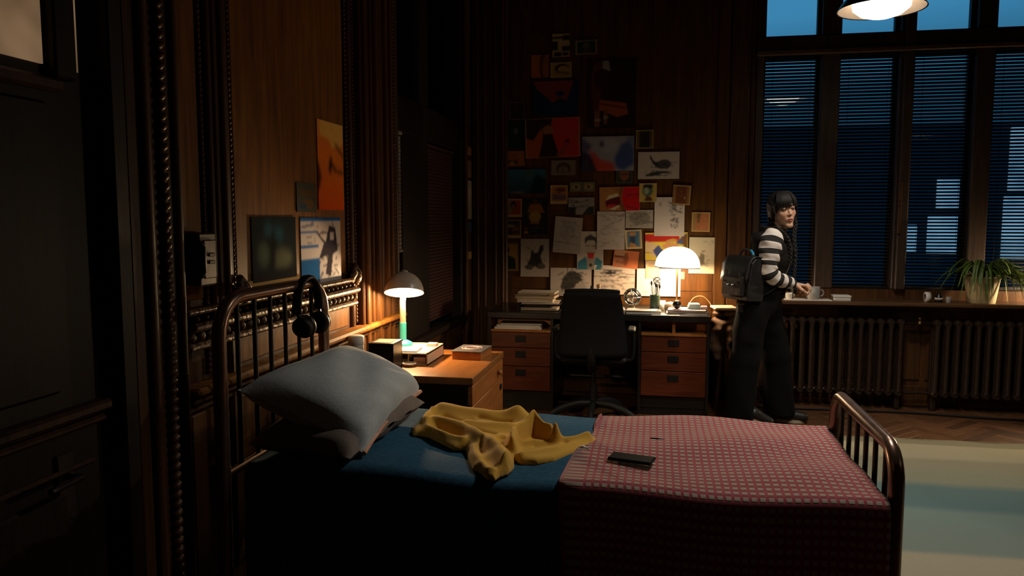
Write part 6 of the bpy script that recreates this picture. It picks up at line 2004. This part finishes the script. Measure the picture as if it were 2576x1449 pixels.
# --- satchel on the back
ang = 30
fd = Vector((math.cos(math.radians(ang)), math.sin(math.radians(ang)), 0)); rd = Vector((fd.y, -fd.x, 0))
bc = Vector((.605, 5.415, 1.035))
bag = thing('satchel', 'black leather satchel worn on the back of the person', 'bag', (bc.x, bc.y, .885))
RB = Matrix((rd, fd, Vector((0, 0, 1)))).transposed() @ Rx(-4) 
def bb(lo, hi, bev=.01): 
    q = MB(); q.box(lo, hi, bev=bev); q.v = [tuple(bc + RB @ Vector(p)) for p in q.v]; return q
P = []
prof = [(-.065, -.145), (-.072, -.10), (-.070, .0), (-.058, .11), (-.03, .145), (.03, .15), (.05, .13), (.055, -.12), (.045, -.145)]
q = MB()
n0 = len(prof)
vs = [tuple(bc + RB @ Vector((x, y, z))) for x in (-.145, -.14, .14, .145) for (y, z) in [(a * (1 if abs(x) < .142 else .9), c * (1 if abs(x) < .142 else .96)) for a, c in prof]]
fs = [tuple(range(n0))[::-1], tuple(range(3 * n0, 4 * n0))] + [(r * n0 + k, r * n0 + (k + 1) % n0, (r + 1) * n0 + (k + 1) % n0, (r + 1) * n0 + k) for r in range(3) for k in range(n0)]
q.add(vs, fs, 0, False); q.build('body', 'leather_black', bag, bevel=.008)
q = MB()
fl = [(.045, .152), (-.03, .158), (-.062, .140), (-.082, .10), (-.088, .02), (-.092, -.02)]
q.grid([[tuple(bc + RB @ Vector((x, y, z))) for (y, z) in fl] for x in np.linspace(-.150, .150, 9)]); q.build('flap', 'leather_black', bag, solid=.006)
bb((-.115, -.105, -.125), (.115, -.066, .02), .014).build('front_pocket', 'leather_black', bag)
for x in (-.075, .075):
    q = bb((x - .012, -.102, -.03), (x + .012, -.092, .06), .003); st_ = q.build('buckle_strap', 'leather_black', bag)
    bb((x - .011, -.107, -.035), (x + .011, -.100, -.015), .003).build('buckle', 'chrome', st_)
for x in (-.03, .02):
    q = MB(); q.ball(bc + RB @ Vector((x, -.107, -.045)), (.009, .005, .009), 10, 6); q.build('badge', 'chrome', bag)
q = MB(); q.tube([bc + RB @ Vector((.075 * math.cos(a), -.0, .150 + .055 * math.sin(a))) for a in np.linspace(.05, math.pi - .05, 12)], .0075, 8); hd = q.build('handle', 'leather_black', bag)
q = MB(); q.tube([bc + RB @ Vector((.075 * math.cos(a), -.0, .150 + .055 * math.sin(a))) for a in np.linspace(.25, .95, 6)], .0088, 8); q.build('tape', 'blue_tape', hd)
for s in (-1, 1):
    o0 = bc + RB @ Vector((s * .07, .05, .13))
    e1 = bc + RB @ Vector((s * .09, .05, -.12))
    mid = [(.78, 5.425, 1.385), (.875, 5.405, 1.27), (.885, 5.40, 1.12), (.80, 5.36, .98)] if s > 0 else [(.80, 5.59, 1.375), (.90, 5.61, 1.27), (.91, 5.62, 1.12), (.82, 5.63, .98)]
    q = MB(); q.tube(spline([o0] + mid + [e1], 6), .011, 8, flat=.45); q.build('shoulder_strap', 'leather_black', bag)
q = MB(); q.tube([bc + RB @ Vector((-.155, -.03, .01)), bc + RB @ Vector((-.162, -.035, -.03))], .004, 8); tg = q.build('tag', 'book_red', bag)
q = MB(); q.tube([bc + RB @ Vector((-.162, -.035, -.03)), bc + RB @ Vector((-.160, -.035, -.075)), bc + RB @ Vector((-.156, -.03, -.10))], [.010, .008, .002], 8); q.build('tassel', 'book_dark', tg)
t = thing('hip_pouch', 'small black pouch hanging below the satchel', 'pouch', (.585, 5.36, .80))
q = MB(); q.box((.560, 5.345, .80), (.612, 5.385, .885), bev=.012); q.build('body', 'leather_black', t)
q = MB(); q.box((.567, 5.340, .862), (.605, 5.347, .874), bev=.002); q.build('clasp', 'brass', t)
t = thing('thin_tool', 'thin dark tool held between the hands', 'tool', (1.015, 5.43, .945))
q = MB(); q.tube([(.985, 5.45, .955), (1.02, 5.43, .938)], .008, 8); q.build('handle', 'black_plastic', t)
q = MB(); q.tube([(1.02, 5.43, .938), (1.075, 5.41, .905)], .002, 6); q.build('needle', 'book_tan', t)
